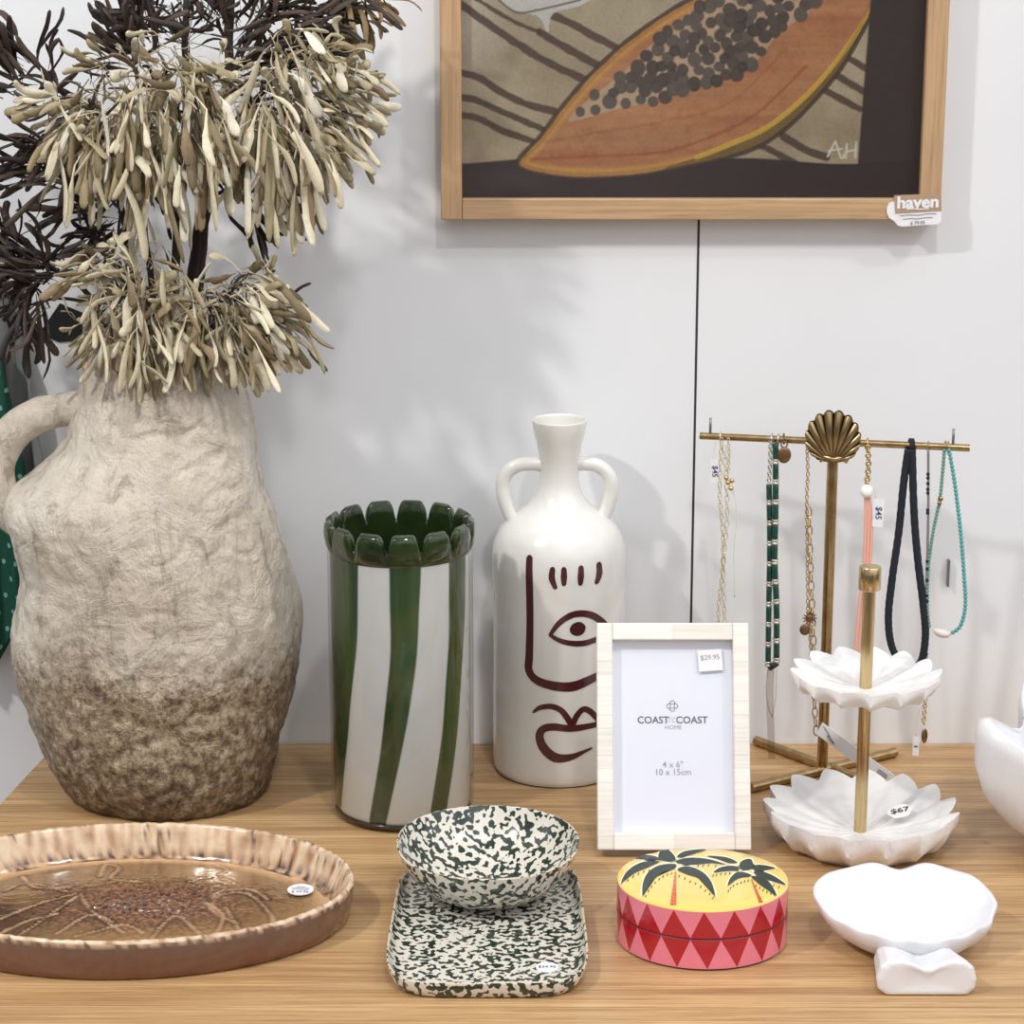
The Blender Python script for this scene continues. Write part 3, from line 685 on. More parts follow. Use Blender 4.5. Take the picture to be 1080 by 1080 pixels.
def ringp(u, v):     # v 0..1 around the section, u around vase
    a = 2*PI*u+math.radians(-90+8+180); lob = abs(math.sin(NL*(a+PI/2-math.radians(8))/2+0))
    lob = lob**.45
    lb = abs(math.cos(NL*(a-PI/2+math.radians(8))/2)); lob2 = max(0, 1-(1-min(1, lb/.80))**2*1.25)**.6 if lb > .09 else 0.0
    hgt = .222+(.0085+.0165*lob2)
    out = .0035*lob2
    sec = [(GR*.90, .219), (GR*.90, .228), (GR*.90+out*.2, hgt-.004), (GR*.93+out*.5, hgt), (GR*.97+out, hgt-.003), (GR*.985+out, (hgt+.226)/2), (GR*.985+out*.6, .227), (GR*.99, .2225), (GR*.95, .219)]
    s2 = v*(len(sec)-1); i = min(int(s2), len(sec)-2); f = s2-i
    r = sec[i][0]*(1-f)+sec[i+1][0]*f; z = sec[i][1]*(1-f)+sec[i+1][1]*f
    return (GX+r*math.cos(a), GY+r*math.sin(a), z)
mb.grid(nu, 17, ringp, wrap=True); mk('scalloped_rim', mb, M_gglass, gv)

# ------------------------------------------------------------------ white face vase
WX, WY, WR = .0395, -.0585, .0562
wvz = base('face_vase', (WX, WY, 0), 'tall white ceramic bottle vase with two small handles and a painted maroon face', 'vase')
def VZ(py): return P(588, py, WY).z
prof = [(0, .002), (WR*.88, .002), (WR*.93, .0005), (WR*.965, .003), (WR*.985, .01), (WR*.99, .05), (WR*.985, .10), (WR*.985, .15), (WR*1.0, .180), (WR*.995, .192), (WR*.965, .202), (WR*.90, .211), (WR*.80, .218),
        (WR*.66, .2245), (WR*.50, .231), (WR*.38, .239), (WR*.315, .248), (WR*.29, .258), (WR*.295, .270), (WR*.33, .283), (WR*.385, .296), (WR*.405, .3035), (WR*.40, .3055), (WR*.375, .305), (WR*.35, .298), (WR*.28, .28), (WR*.24, .26), (WR*.24, .245)]
pp = [(p.x, max(0, p.y)) for p in smoothpath([Vector((a, b, 0)) for a, b in prof], 3)]
mb = MB(); mb.lathe(pp, WX, WY, 96)
pz = sorted([(z, r) for r, z in pp[4:-24]])
def vmap(px, py):       # paint on the curved body
    z = P(px, py, WY-.05).z; s_ = max(-.97, min(.97, (P(px, py, WY-.04).x-WX)/(WR*.99))); a = math.asin(s_)
    r = interp(pz, z)+.00035
    return (WX+r*math.sin(a), WY-r*math.cos(a), z)
def zc(pts): return [(490+a/2.571, 420+b/2.571) for a, b in pts]
K = 1/2.571
stroke(mb, zc([(175, 433), (177, 520), (177, 620), (175, 700), (174, 738), (195, 762), (240, 774), (290, 777), (335, 765), (375, 752)]), [w*K for w in (17, 19, 19, 21, 21, 22, 24, 26, 24, 20)], vmap)
for s_ in ([(238, 458), (236, 482), (245, 508)], [(268, 458), (268, 480), (268, 499)], [(314, 456), (313, 480), (312, 500)], [(363, 453), (363, 480), (356, 502)]):
    stroke(mb, zc(s_), [14*K, 17*K, 12*K], vmap)
stroke(mb, zc([(231, 637), (255, 605), (285, 585), (315, 581), (345, 590), (372, 612), (395, 640)]), [w*K for w in (9, 15, 17, 18, 18, 17, 10)], vmap)
stroke(mb, zc([(231, 637), (258, 652), (295, 661), (330, 662), (362, 655), (395, 640)]), [w*K for w in (9, 13, 15, 16, 15, 9)], vmap)
blob(mb, zc([(284, 622), (292, 608), (308, 603), (322, 610), (327, 622), (320, 636), (305, 641), (290, 635)]), vmap)
stroke(mb, zc([(186, 850), (205, 835), (235, 830), (260, 840), (278, 862), (290, 880), (302, 858), (320, 841), (340, 850), (360, 875)]), [w*K for w in (6, 13, 15, 16, 17, 16, 16, 16, 15, 14)], vmap)
stroke(mb, zc([(372, 888), (330, 889), (285, 890), (240, 885), (212, 893), (203, 915), (215, 945), (245, 968), (285, 968), (320, 957), (343, 950)]), [w*K for w in (14, 16, 18, 20, 20, 22, 26, 26, 18, 10, 5)], vmap)
mk('body', mb, [M_wglaze, M_maroon], wvz)
for pts in ([(578, 491), (563, 489), (545, 491), (533, 501), (530, 516), (534, 533), (541, 549), (547, 560)], [(600, 491), (614, 489), (630, 491), (642, 501), (645, 517), (641, 534), (634, 549), (628, 559)]):
    m = MB(); m.tube(smoothpath([P(a, b, WY) for a, b in pts], 6), .0056, 14, flat=1.05); mk('handle', m, M_wglaze, wvz)
mb = MB(); mb.lathe([(0, .0004), (WR*.945, .0004), (WR*.962, .0012), (WR*.93, .0018), (0, .0018)], WX, WY, 64); mk('base_ring', mb, M_foot, wvz)

# ------------------------------------------------------------------ speckled tray and bowl
SXc = (T(408, 1000).x+T(621, 1000).x)/2; 
y_f = T(515, 1050, .004).y; y_b = -.292
SYc = (y_f+y_b)/2; SA = .0695; SB = (y_b-y_f)/2
st = base('speckled_tray', (SXc, SYc, 0), 'rectangular cream tray spattered dark green with rounded corners under the matching bowl', 'tray')
def sq(a, A_, B_, e): c_, s_ = math.cos(a), math.sin(a); return A_*math.copysign(abs(c_)**(2/e), c_), B_*math.copysign(abs(s_)**(2/e), s_)
mb = MB(); prof = [(0, .0045, 0), (.3, .0045, 0), (.6, .0045, 0), (.84, .0045, 0), (.90, .0052, 0), (.95, .0085, 0), (.975, .0120, 1), (.99, .0138, 1), (1.0, .0132, 1), (1.0, .0115, 0), (.985, .006, 0), (.955, .0015, 0), (.92, 0, 0), (0, 0, 0)]
NA = 128; V = []
for s_, z, m_ in prof:
    for j in range(NA):
        a = 2*PI*j/NA; x, y = sq(a, SA, SB, 5.0)
        # offset inwards evenly on both axes
        L = math.hypot(x, y); k = 1-(1-s_)*1.0; x2 = x*k if s_ < .85 else x-(1-s_)*SA*math.copysign(min(1, abs(x)/SA*1.0), x)
        y2 = y*k if s_ < .85 else y-(1-s_)*SA*math.copysign(min(1, abs(y)/SB*1.0), y)
        tp = 1-.04*(y/SB)
        V.append((SXc+x2*tp, SYc+y2, z+.0008*noise.noise(Vector((x*30, y*30, 0)))*(1 if m_ else 0)))
for i in range(len(prof)-1):
    f = [(i*NA+j, i*NA+(j+1) % NA, (i+1)*NA+(j+1) % NA, (i+1)*NA+j) for j in range(NA)]
    mb.f += f; mb.m += [1 if prof[i][2] and prof[i+1][2] else 0]*NA
mb.v = V; mk('dish', mb, [M_speck, M_speckrim], st)
mb = MB(); s0 = T(577, 1020, .0052)
mb.lathe([(0, s0.z-.0008), (.0078, s0.z-.0008), (.0078, s0.z+.0002), (0, s0.z+.0002)], s0.x, s0.y, 32)
text(mb, '$24.95', .0046, lambda a, b: (s0.x+a, s0.y+b, s0.z+.0004), 1, .00004)
mk('price_sticker', mb, [M_card, M_ink], st, smooth=False, label='round white price sticker')
# bowl
by = -(1.982-1.642); bz = .0046; bx = T(514.5, 895, .04).x
bo = base('speckled_bowl', (bx, by, bz), 'round cream bowl spattered dark green resting on the back of the matching tray', 'bowl')
RB = .0668; prof = [(0, .004), (.022, .0045), (.038, .009), (.052, .0185), (.061, .030), (.0655, .0395), (.0662, .0405), (.0672, .0402), (.0670, .039), (.0635, .029), (.0555, .017), (.043, .006), (.032, .001), (.030, 0), (.027, 0), (0, .001)]
pp = [(p.x, max(0, p.y)) for p in smoothpath([Vector((a, b, 0)) for a, b in prof], 3)]
mb = MB(); V = []; tilt = math.radians(2.6); n_ = 96
for i, (r, z) in enumerate(pp):
    for j in range(n_):
        a = 2*PI*j/n_; r2 = r*(1+.008*math.sin(2*a+1)+.004*math.sin(5*a)); x = r2*math.cos(a); y = r2*math.sin(a)
        V.append((bx+x, by+y*math.cos(tilt)-z*math.sin(tilt)*0, bz+z+(y+.030)*math.sin(tilt)*(min(1, z/.012)) + .0008*math.sin(3*a)*(z/.04)))
for i in range(len(pp)-1):
    mb.f += [(i*n_+j, i*n_+(j+1) % n_, (i+1)*n_+(j+1) % n_, (i+1)*n_+j) for j in range(n_)]; mb.m += [1 if 16 <= i <= 20 else 0]*n_
mb.v = V; o = fixn(mk('bowl_shell', mb, [M_speck, M_speckrim], bo))

# ------------------------------------------------------------------ photo frame
FXc = .1262; FYb = -.256; FWd = .1195; FHt = .177; lean = math.radians(22); ft = .011
pf = base('photo_frame', (FXc, FYb, 0), 'upright white bone inlay picture frame with empty paper insert leaning on its easel back', 'photo frame')
cl_, sl_ = math.cos(lean), math.sin(lean)
def FP(u, h, d=0.0):       # u across, h up the face, d towards the viewer
    return Vector((FXc+u, FYb+h*sl_-d*cl_, h*cl_+d*sl_+.0018))
def fbox(mb, u0, u1, h0, h1, d0, d1, mi=0):
    v = [FP(u, h, d) for h in (h0, h1) for d in (d0, d1) for u in (u0, u1)]
    mb.add(v, [(0, 1, 3, 2), (4, 6, 7, 5), (0, 4, 5, 1), (2, 3, 7, 6), (0, 2, 6, 4), (1, 5, 7, 3)], mi)
sw_ = .0125; W2 = FWd/2
# built upright then leaned, so inlay bands follow the frame
def fpart(nm, u0, u1, h0, h1, d0, d1, mat, bev=.0012, par=None):
    m = MB(); m.box(u0, u1, -d1, -d0, h0, h1)
    o = mk(nm, m, mat, None, origin=(0, 0, 0), smooth=False, bevel=bev)
    o.parent = par or pf; o.location = (0, 0, .0045); o.rotation_euler = (-lean, 0, 0); WL[o] = Vector(o.parent and WL[o.parent]); return o
fpart('side_rail', -W2, -W2+sw_, 0, FHt, -.002, .009, M_bone_v)
fpart('side_rail', W2-sw_, W2, 0, FHt, -.002, .009, M_bone_v)
fpart('top_rail', -W2+sw_, W2-sw_, FHt-sw_-.001, FHt, -.002, .009, M_bone_h)
fpart('bottom_rail', -W2+sw_, W2-sw_, 0, sw_+.001, -.002, .009, M_bone_h)
fpart('back_board', -W2+.002, W2-.002, .001, FHt-.002, -.006, -.0022, M_back, .0005)
def flocal(nm, m, mats, par=pf, label=None):
    o = mk(nm, m, mats, None, origin=(0, 0, 0), smooth=False); o.parent = par; o.location = (0, 0, .0045) if par is pf else (0, 0, 0)
    if par is pf: o.rotation_euler = (-lean, 0, 0)
    if label: o['label'] = label
    WL[o] = WL[pf]; return o
m = MB(); m.box(-W2+sw_-.001, W2-sw_+.001, .0014, .002, sw_, FHt-sw_)
yp = .0012
def FM(u, h): return (u, yp, h)
text(m, 'COAST', .0077, FM, 1, .00012, cx=-.0152, cy=.1010)
text(m, 'COAST', .0077, FM, 1, .00012, cx=.0152, cy=.1010)
text(m, 'TO', .0058, FM, 3, 0, cx=0, cy=.1010)
text(m, 'HOME', .0048, FM, 2, 0, cx=.0006, cy=.0953)
text(m, '4 x 6"', .0068, FM, 2, .00006, cx=0, cy=.0662)
text(m, '10 x 15cm', .0068, FM, 2, .00006, cx=0, cy=.0603)
for k_ in range(4):            # little knot emblem: four loops and a square
    a = k_*PI/2; c_ = (math.cos(a)*.0023, .1122+math.sin(a)*.0023)
    stroke(m, [(c_[0]+.0019*math.cos(q_), c_[1]+.0019*math.sin(q_)) for q_ in np.linspace(a-2.1, a+2.1, 9)], .0005, FM, 1, 2, False)
stroke(m, [(-.0016, .1106), (.0016, .1106)], .0004, FM, 1); stroke(m, [(-.0016, .1138), (.0016, .1138)], .0004, FM, 1)
stroke(m, [(-.0016, .1106), (-.0016, .1138)], .0004, FM, 1); stroke(m, [(.0016, .1106), (.0016, .1138)], .0004, FM, 1)
ins = flocal('paper_insert', m, [M_paper, M_ink, M_ink2, plain('pale_ink', lin(186, 186, 192), .6)], label='white paper insert printed COAST TO COAST HOME, 4 x 6 inches')
m = MB(); m.box(-W2+sw_-.001, W2-sw_+.001, -.0008, -.0002, sw_, FHt-sw_); flocal('glass_pane', m, M_pane)
m = MB(); cr, sr = math.cos(.07), math.sin(.07)
def SM(a, b, y=-.0012): return (.0300+a*cr-b*sr, y, .1480+a*sr+b*cr)
q = [(-.0095, -.0085), (.0095, -.0085), (.0095, .0085), (-.0095, .0085)]
m.add([SM(a, b) for a, b in q]+[SM(a, b, -.0009) for a, b in q], [(0, 1, 2, 3), (7, 6, 5, 4), (0, 4, 5, 1), (1, 5, 6, 2), (2, 6, 7, 3), (3, 7, 4, 0)])
text(m, '$29.95', .0056, lambda a, b: SM(a, b, -.0014), 1, .00003, cy=.0022)
stroke(m, [(-.0095, -.0085), (.0095, -.0085)], .0003, lambda a, b: SM(a, b, -.00135), 2)
flocal('price_sticker', m, [M_card, M_ink2, M_ink2], label='square white price sticker')
m = MB(); bt = FP(0, .12, -.0072); ang_b = FYb+.085; 
m.tube([bt+Vector((0, .0, 0)), Vector((FXc, bt.y+.012, .0022))], [.003, .003], 4, flat=4)
mk('easel_strut', m, M_back, pf, smooth=False)

# ------------------------------------------------------------------ palm box
BX, BY, BA, BB = .1362, -.407, .0612, .0565; BH, BS = .0455, .0235
pb = base('trinket_box', (BX, BY, 0), 'oval lacquered box with yellow palm tree lid and red and pink diamond sides', 'box')
def side(mb, z0, z1, tri_up, sc_=1.0, ph_top=-3.2, ph_bot=0.0):
    # band of alternating triangles; built as fine columns per triangle
    Nn = 18
    def pt(adeg, z, o=0): a = math.radians(adeg); return (BX+(BA*sc_+o)*math.sin(a), BY-(BB*sc_+o)*math.cos(a), z)
    for k in range(Nn):
        c0 = ph_top+20*k; seam = [c0-10+1.5, c0+10+1.5]
        K_ = 10
        def row(f):  # f 0 at seam .. 1 at apex
            return f
        # red triangle: base on seam, apex at the outer edge
        zs0, zs1 = (z0, z1) if tri_up else (z1, z0)
        apex = c0 if tri_up else c0+3
        na = c0+20 if tri_up else c0+23
        for r in range(K_):
            f0, f1 = r/K_, (r+1)/K_
            za, zb = zs0+(zs1-zs0)*f0, zs0+(zs1-zs0)*f1
            l0, l1 = seam[0]+(apex-seam[0])*f0, seam[0]+(apex-seam[0])*f1
            r0, r1 = seam[1]+(apex-seam[1])*f0, seam[1]+(apex-seam[1])*f1
            n0, n1 = seam[1]+(na-seam[1])*f0, seam[1]+(na-seam[1])*f1
            for (a0, b0, a1, b1, mi) in ((l0, r0, l1, r1, 1), (r0, n0, r1, n1, 0)):
                S = 5; v = []; f = []
                for s in range(S+1):
                    v.append(pt(a0+(b0-a0)*s/S, za)); v.append(pt(a1+(b1-a1)*s/S, zb))
                for s in range(S): f.append((2*s, 2*s+2, 2*s+3, 2*s+1) if tri_up else (2*s, 2*s+1, 2*s+3, 2*s+2))
                mb.add(v, f, mi)
mb = MB(); side(mb, .0016, BS-.0005, False)
mb.lathe([(0, .0002), (.975, .0002), (1.0, .0016)], BX, BY, 96, 2, BA, BB)
mb.lathe([(1.0, BS-.0005), (.985, BS+.0003), (0, BS+.0003)], BX, BY, 96, 2, BA, BB)
mk('box_body', mb, [M_pink, M_red, M_seam], pb, autos=40)
mb = MB(); side(mb, BS+.0009, BH-.0012, True)
mb.lathe([(.0, BS+.0005), (.985, BS+.0005), (1.0, BS+.0009)], BX, BY, 96, 2, BA, BB)
mb.lathe([(1.0, BH-.0012), (.994, BH-.0004), (.98, BH), (.7, BH), (.35, BH), (0, BH)], BX, BY, 96, 3, BA, BB)
def tm(px, py, o=.0): 
    p = T(640+px/5.4, 880+py/5.4, BH+.0002+o); 
    dx, dy = (p.x-BX)/(BA*.985), (p.y-BY)/(BB*.985); l = math.hypot(dx, dy)
    if l > 1: p.x = BX+dx/l*BA*.985; p.y = BY+dy/l*BB*.985
    return (p.x, p.y, p.z)
leaves = [[(80, 278), (110, 215), (170, 170), (240, 150), (300, 155), (240, 185), (170, 215), (115, 250)],
 [(204, 352), (205, 280), (235, 215), (300, 175), (390, 168), (385, 195), (320, 215), (260, 265), (225, 310)],
 [(140, 132), (200, 118), (260, 120), (300, 138), (250, 145), (190, 142)],
 [(296, 140), (300, 100), (340, 78), (362, 95), (390, 130), (380, 152), (340, 155)],
 [(398, 130), (430, 100), (500, 86), (570, 84), (510, 105), (450, 125)],
 [(392, 155), (440, 135), (520, 132), (600, 145), (680, 172), (600, 165), (520, 172), (440, 172)],
 [(402, 200), (440, 182), (500, 190), (560, 225), (600, 280), (618, 355), (580, 300), (520, 250), (450, 225)],
 [(570, 122), (640, 124), (700, 135), (745, 160), (700, 165), (640, 145)],
 [(608, 218), (640, 190), (700, 178), (750, 185), (745, 205), (680, 210)],
 [(688, 292), (705, 245), (750, 212), (815, 225), (820, 238), (760, 250), (715, 272)],
 [(755, 175), (770, 150), (815, 138), (832, 160), (835, 190), (800, 205), (765, 200)],
 [(825, 185), (870, 172), (960, 190), (900, 205), (845, 205)],
 [(835, 215), (880, 210), (950, 235), (1022, 288), (950, 270), (880, 245)],
 [(822, 240), (870, 240), (930, 275), (968, 350), (920, 320), (870, 285)]]
for l in leaves:
    c_ = (sum(a for a, b in l)/len(l), sum(b for a, b in l)/len(l))
    blob(mb, [(c_[0]+(a-c_[0])*1.07+(4 if a > c_[0] else -4), c_[1]+(b-c_[1])*1.07+(4 if b > c_[1] else -4)) for a, b in l], lambda x, y: tm(x, y, 0), 6)
    blob(mb, l, lambda x, y: tm(x, y, .00018), 4)
def quad(l, mi, o): mb.add([tm(a, b, o) for a, b in l], [(0, 1, 2, 3)][:1], mi)
for l in ([(388, 210), (396, 212), (396, 405), (360, 405)], [(820, 255), (828, 255), (890, 388), (868, 392)]):
    b_ = MB(); v0 = [Vector((a, b, 0)) for a, b in l]
    for r in range(9):
        f0, f1 = r/9, (r+.8)/9
        qs = [v0[0].lerp(v0[3], f0), v0[1].lerp(v0[2], f0), v0[1].lerp(v0[2], f1), v0[0].lerp(v0[3], f1)]
        mb.add([tm(q_.x, q_.y, .0002) for q_ in qs], [(3, 2, 1, 0)], 5)
for dsh in ([(120, 262), (150, 240), (180, 225), (210, 212), (240, 205)], [(222, 352), (238, 322), (255, 298), (275, 275), (298, 255), (320, 240), (345, 230), (368, 222)], [(412, 238), (445, 252), (475, 268), (505, 280), (535, 298), (562, 320), (585, 340), (605, 362)],
            [(605, 235), (625, 232), (650, 227), (675, 225), (700, 222)], [(693, 322), (705, 305), (722, 292), (742, 282), (765, 275), (785, 268), (805, 264)], [(850, 292), (870, 305), (890, 318), (912, 328), (935, 335)], [(520, 180), (550, 178), (580, 176), (620, 180)], [(890, 270), (920, 285), (950, 290), (980, 300)]):
    for x, y in dsh: stroke(mb, [(x+3, y-7), (x-3, y+6)], 5, lambda a, b: tm(a, b, .00015), 4, 2, False)
mk('box_lid', mb, [M_pink, M_red, M_seam, M_yellow, M_leafg, M_orange, M_cream], pb, autos=40)

# ------------------------------------------------------------------ two tier marble stand
KX, KY = .2752, -.229
ks = base('tiered_stand', (KX, KY, 0), 'two tier white marble stand with petal edged dishes on a brass rod', 'tiered stand')
def petal(mb, R, z0, zr, th, NPn, ph, foot, kz=1.0):
    NT_ = NPn*12
    def shape(a):
        u = ((a+ph)*NPn/(2*PI)) % 1.0; d = 1-u/.68 if u < .68 else (u-.68)/.32     # 0 at the tip, 1 at the notch
        return u, max(0, d)**1.5
    rings = [.0, .08, .2, .35, .5, .65, .78, .88, .95, 1.0]
    def top(i, j):
        a = 2*PI*j/NT_; u, d = shape(a); rr = rings[i]
        edge = 1-.12*d
        r = R*(rr if rr < .3 else rr*(1+(edge-1)*((rr-.3)/.7)))
        z = z0 + zr*(max(0, rr-.06)**1.55) - (d-.5)*.0044*(rr**.9)*(1 if rr > .06 else 0)*kz
        z -= .0030*d*(rr**6)*kz
        return (KX+r*math.cos(a), KY+r*math.sin(a), z)
    V = [top(i, j) for i in range(len(rings)) for j in range(NT_)]
    under = [(1.0, .0022), (.995, .0065), (.97, .0115), (.87, .0175), (.68, None)]
    for k, (s, dz) in enumerate(under):
        for j in range(NT_):
            a = 2*PI*j/NT_; u, d = shape(a); edge = 1-.12*d
            if k == 4: V.append((KX+foot*math.cos(a), KY+foot*math.sin(a), z0-th)); continue
            x, y, z = V[(len(rings)-1)*NT_+j]
            r = R*s*(1+(edge-1)*max(.0, (1, .9, .30, .05)[k])-.03*(k > 1)); V.append((KX+r*math.cos(a), KY+r*math.sin(a), max(z0-th+.0004, z-dz*zr/.018*.9)))
    V += [(KX, KY, z0-th)]
    F_ = []; nr_ = len(rings)+len(under)
    for i in range(nr_-1):
        for j in range(NT_): F_.append((i*NT_+j, i*NT_+(j+1) % NT_, (i+1)*NT_+(j+1) % NT_, (i+1)*NT_+j))
    b = (nr_-1)*NT_
    for j in range(NT_): F_.append((b+j, b+(j+1) % NT_, b+NT_))
    mb.add(V, F_)
mb = MB(); petal(mb, .0770, .0095, .0245, .0093, 15, .15, .052, .85); o = fixn(mk('lower_dish', mb, M_marble, ks, autos=55))
mb = MB(); petal(mb, .0592, .129, .0150, .0065, 14, .3, .030, .65); o = fixn(mk('upper_dish', mb, M_marble, ks, autos=55))
mb = MB(); mb.lathe([(0, .0090), (.0049, .0090), (.0049, .209), (0, .209)], KX, KY, 24); mk('rod', mb, M_brass, ks, autos=40)
mb = MB(); mb.lathe([(0, .2085), (.0082, .2085), (.0086, .209), (.0086, .226), (.0080, .2268), (0, .2268)], KX, KY, 32); mk('cap', mb, M_brass, ks, autos=40)
s1 = T(949, 855, .0245); mb = MB()
def t67(a, b, o=.0): return (s1.x+a, s1.y+b, s1.z+b*.15+a*.22+o)
for k_ in range(1):
    q = [(.0095*math.cos(w)*(1+.05*math.cos(6*w)), .0095*math.sin(w)*(1+.05*math.cos(6*w))) for w in np.linspace(0, 2*PI, 37)[:-1]]
    n = len(q); mb.add([t67(a, b) for a, b in q]+[t67(a, b, -.0006) for a, b in q], [tuple(range(n)), tuple(range(2*n-1, n-1, -1))]+[(i, n+i, n+(i+1) % n, (i+1) % n) for i in range(n)])
text(mb, '$67', .0095, lambda a, b: t67(a, b, .0003), 1, .0002)
mk('price_sticker', mb, [M_card, M_ink], ks, smooth=False, label='round white sticker reading $67')

# ------------------------------------------------------------------ shell dish
DX = T(961, 960, .03).x; DYb = -.425; DR = .0635
sd = base('shell_dish', (DX, DYb, 0), 'smooth white marble shell shaped dish with a double curved foot facing front', 'dish')
mb = MB(); NA = 160
Ra = []
def rimR(a):     # a measured with 90deg = back
    dg = math.degrees(a) % 360
    return interp([(0, .0600), (20, .0655), (40, .0640), (60, .0590), (78, .0545), (90, .0530), (102, .0545), (120, .0605), (140, .0690), (152, .0715), (165, .0680), (185, .0600), (205, .0540), (230, .0505), (250, .0520), (270, .0540), (290, .0520), (310, .0510), (335, .0545), (360, .0600)], dg)*(1+.005*math.sin(a*13))*1.0
def rimZ(a):
    s_ = math.sin(a); return .034+.007*s_-.006*math.exp(-((a-PI*.5)/.25)**2)+.003*math.cos(a*2+PI)
rings = [0, .15, .3, .45, .6, .75, .88, .96, 1.0]
V = []
for rr_ in rings:
    for j in range(NA):
        a = 2*PI*j/NA; r = rimR(a)*rr_; z = .012+(rimZ(a)-.012)*rr_**2.0
        rib = .0011*math.cos(11*math.atan2(math.sin(a)*rr_+1.1, math.cos(a)*rr_)*2)*rr_*max(0, 1-abs(rr_-.65)*1.2)
        V.append((DX+r*math.cos(a), DYb+r*math.sin(a), z+rib))
for s, zf in ((1.012, .93), (1.005, .82), (.95, .62), (.84, .38), (.68, .17), (.5, .03), (.4, 0)):
    for j in range(NA):
        a = 2*PI*j/NA; r = rimR(a)*s*(1+.012*math.sin(12*a)*(s > .8)); V.append((DX+r*math.cos(a), DYb+r*math.sin(a)+.012*(1-s)*0, rimZ(a)*zf+.0002))
nr_ = len(rings)+7
for i in range(nr_-1):
    mb.f += [(i*NA+j, i*NA+(j+1) % NA, (i+1)*NA+(j+1) % NA, (i+1)*NA+j) for j in range(NA)]
mb.f.append(tuple((nr_-1)*NA+j for j in range(NA))); mb.m = [0]*len(mb.f); mb.v = V
fixn(mk('shell_bowl', mb, M_marble2, sd))
mb = MB(); yf = T(980, 1052, 0).y; x0, x1 = T(928, 1050, .01).x, T(1039, 1050, .01).x; xm = (x0+x1)/2; hw = (x1-x0)/2
def hinge(u, v):      # u round the section, v along depth
    prof = [(-.82, 0), (-.97, .18), (-1.0, .45), (-.93, .78), (-.78, .95), (-.55, 1.0), (-.3, .90), (-.08, .76), (.08, .76), (.3, .90), (.55, 1.0), (.78, .95), (.93, .78), (1.0, .45), (.97, .18), (.82, 0)]
    s2 = u*len(prof); i = int(s2) % len(prof); f = s2-int(s2); a_, b_ = prof[i], prof[(i+1) % len(prof)]
    k = 1-.30*v+.05*v*v; inset = 1-.06*(max(0, .12-v)/.12)**2
    return (xm+hw*(a_[0]*(1-f)+b_[0]*f)*k*inset-(.004*v), yf+.001+v*.043, .0005+(.0265-.006*v)*(a_[1]*(1-f)+b_[1]*f)*inset)
nu_ = 96; nv_ = 14
mb.grid(nu_, nv_, hinge, wrap=True)
fan = [hinge(i/nu_, 0) for i in range(nu_)]; c_ = (xm, yf+.004, .011)
b0 = len(mb.v); mb.v.append(c_); mb.f += [(b0, (i+1) % nu_, i) for i in range(nu_)]; mb.m += [0]*nu_
b1 = (nv_-1)*nu_; mb.f.append(tuple(b1+i for i in range(nu_))); mb.m.append(0)
fixn(mk('hinge_foot', mb, M_marble2, sd, sub=1))

# ruffled bowl at right edge
RX, RY = .486, -.235
rb = base('ruffled_bowl', (RX, RY, 0), 'white marble bowl with a wavy clam like rim cropped by the right edge', 'bowl')
mb = MB(); NA = 180; V = []
def rw(a): return math.cos(5*(a-PI-.12))
for rr_, in [(q,) for q in (0, .2, .4, .6, .75, .88, .96, 1.0)]:
    for j in range(NA):
        a = 2*PI*j/NA; r = (.104+.013*rw(a)*rr_**2)*rr_; z = .014+(.082+.013*rw(a))*rr_**2.2
        V.append((RX+r*math.cos(a), RY+r*math.sin(a), z))
for s, zf in ((1.03, .985), (1.045, .88), (1.04, .66), (.99, .42), (.88, .22), (.70, .07), (.5, 0)):
    for j in range(NA):
        a = 2*PI*j/NA; r = (.104+.016*rw(a)*s**3)*s; V.append((RX+r*math.cos(a), RY+r*math.sin(a), (.096+.013*rw(a))*zf+.0003))
nr_ = 15
for i in range(nr_-1): mb.f += [(i*NA+j, i*NA+(j+1) % NA, (i+1)*NA+(j+1) % NA, (i+1)*NA+j) for j in range(NA)]
mb.f.append(tuple((nr_-1)*NA+j for j in range(NA))); mb.m = [0]*len(mb.f); mb.v = V
fixn(mk('bowl_shell', mb, M_marble2, rb))

# ------------------------------------------------------------------ necklace stand
NX, NY = .2645, -.078
zb = P(878, 466, NY).z; phi = math.radians(12)
ns = base('necklace_stand', (NX, NY, 0), 'brass T-bar jewellery stand with a scallop shell and crossed feet', 'jewellery stand')
mb = MB(); mb.lathe([(0, .006), (.0046, .006), (.0046, zb), (0, zb)], NX, NY, 20); mk('pole', mb, M_brass2, ns, autos=40)
HL = .1105
def bar(s, dz=0, dy=0):    # s metres along the bar from the pole, right positive
    return Vector((NX+s*math.cos(phi), NY-s*math.sin(phi)+dy, zb+dz))
def bar_s(px):             # where along the bar a picture column falls
    lo_, hi_ = -.13, .13
    for _ in range(40):
        m_ = (lo_+hi_)/2
        if proj(bar(m_))[0] < px: lo_ = m_
        else: hi_ = m_
    return (lo_+hi_)/2
mb = MB(); mb.tube([bar(-HL), bar(HL)], .0030, 16); mk('crossbar', mb, M_brass2, ns, autos=40)
for s in (bar_s(749), bar_s(1005)):
    m = MB(); m.tube([bar(s, .001), bar(s, .0155)], .0011, 10); mk('end_pin', m, M_steel, ns)
for pa, pb_ in (((797, 780), (928, 829)), ((792, 831), (944, 793))):
    a, b = T(*pa, .0045), T(*pb_, .0045); a.y = min(a.y, -.006)
    m = MB(); m.tube([a, b], .0042, 14); mk('foot', m, M_brass2, ns, autos=40)
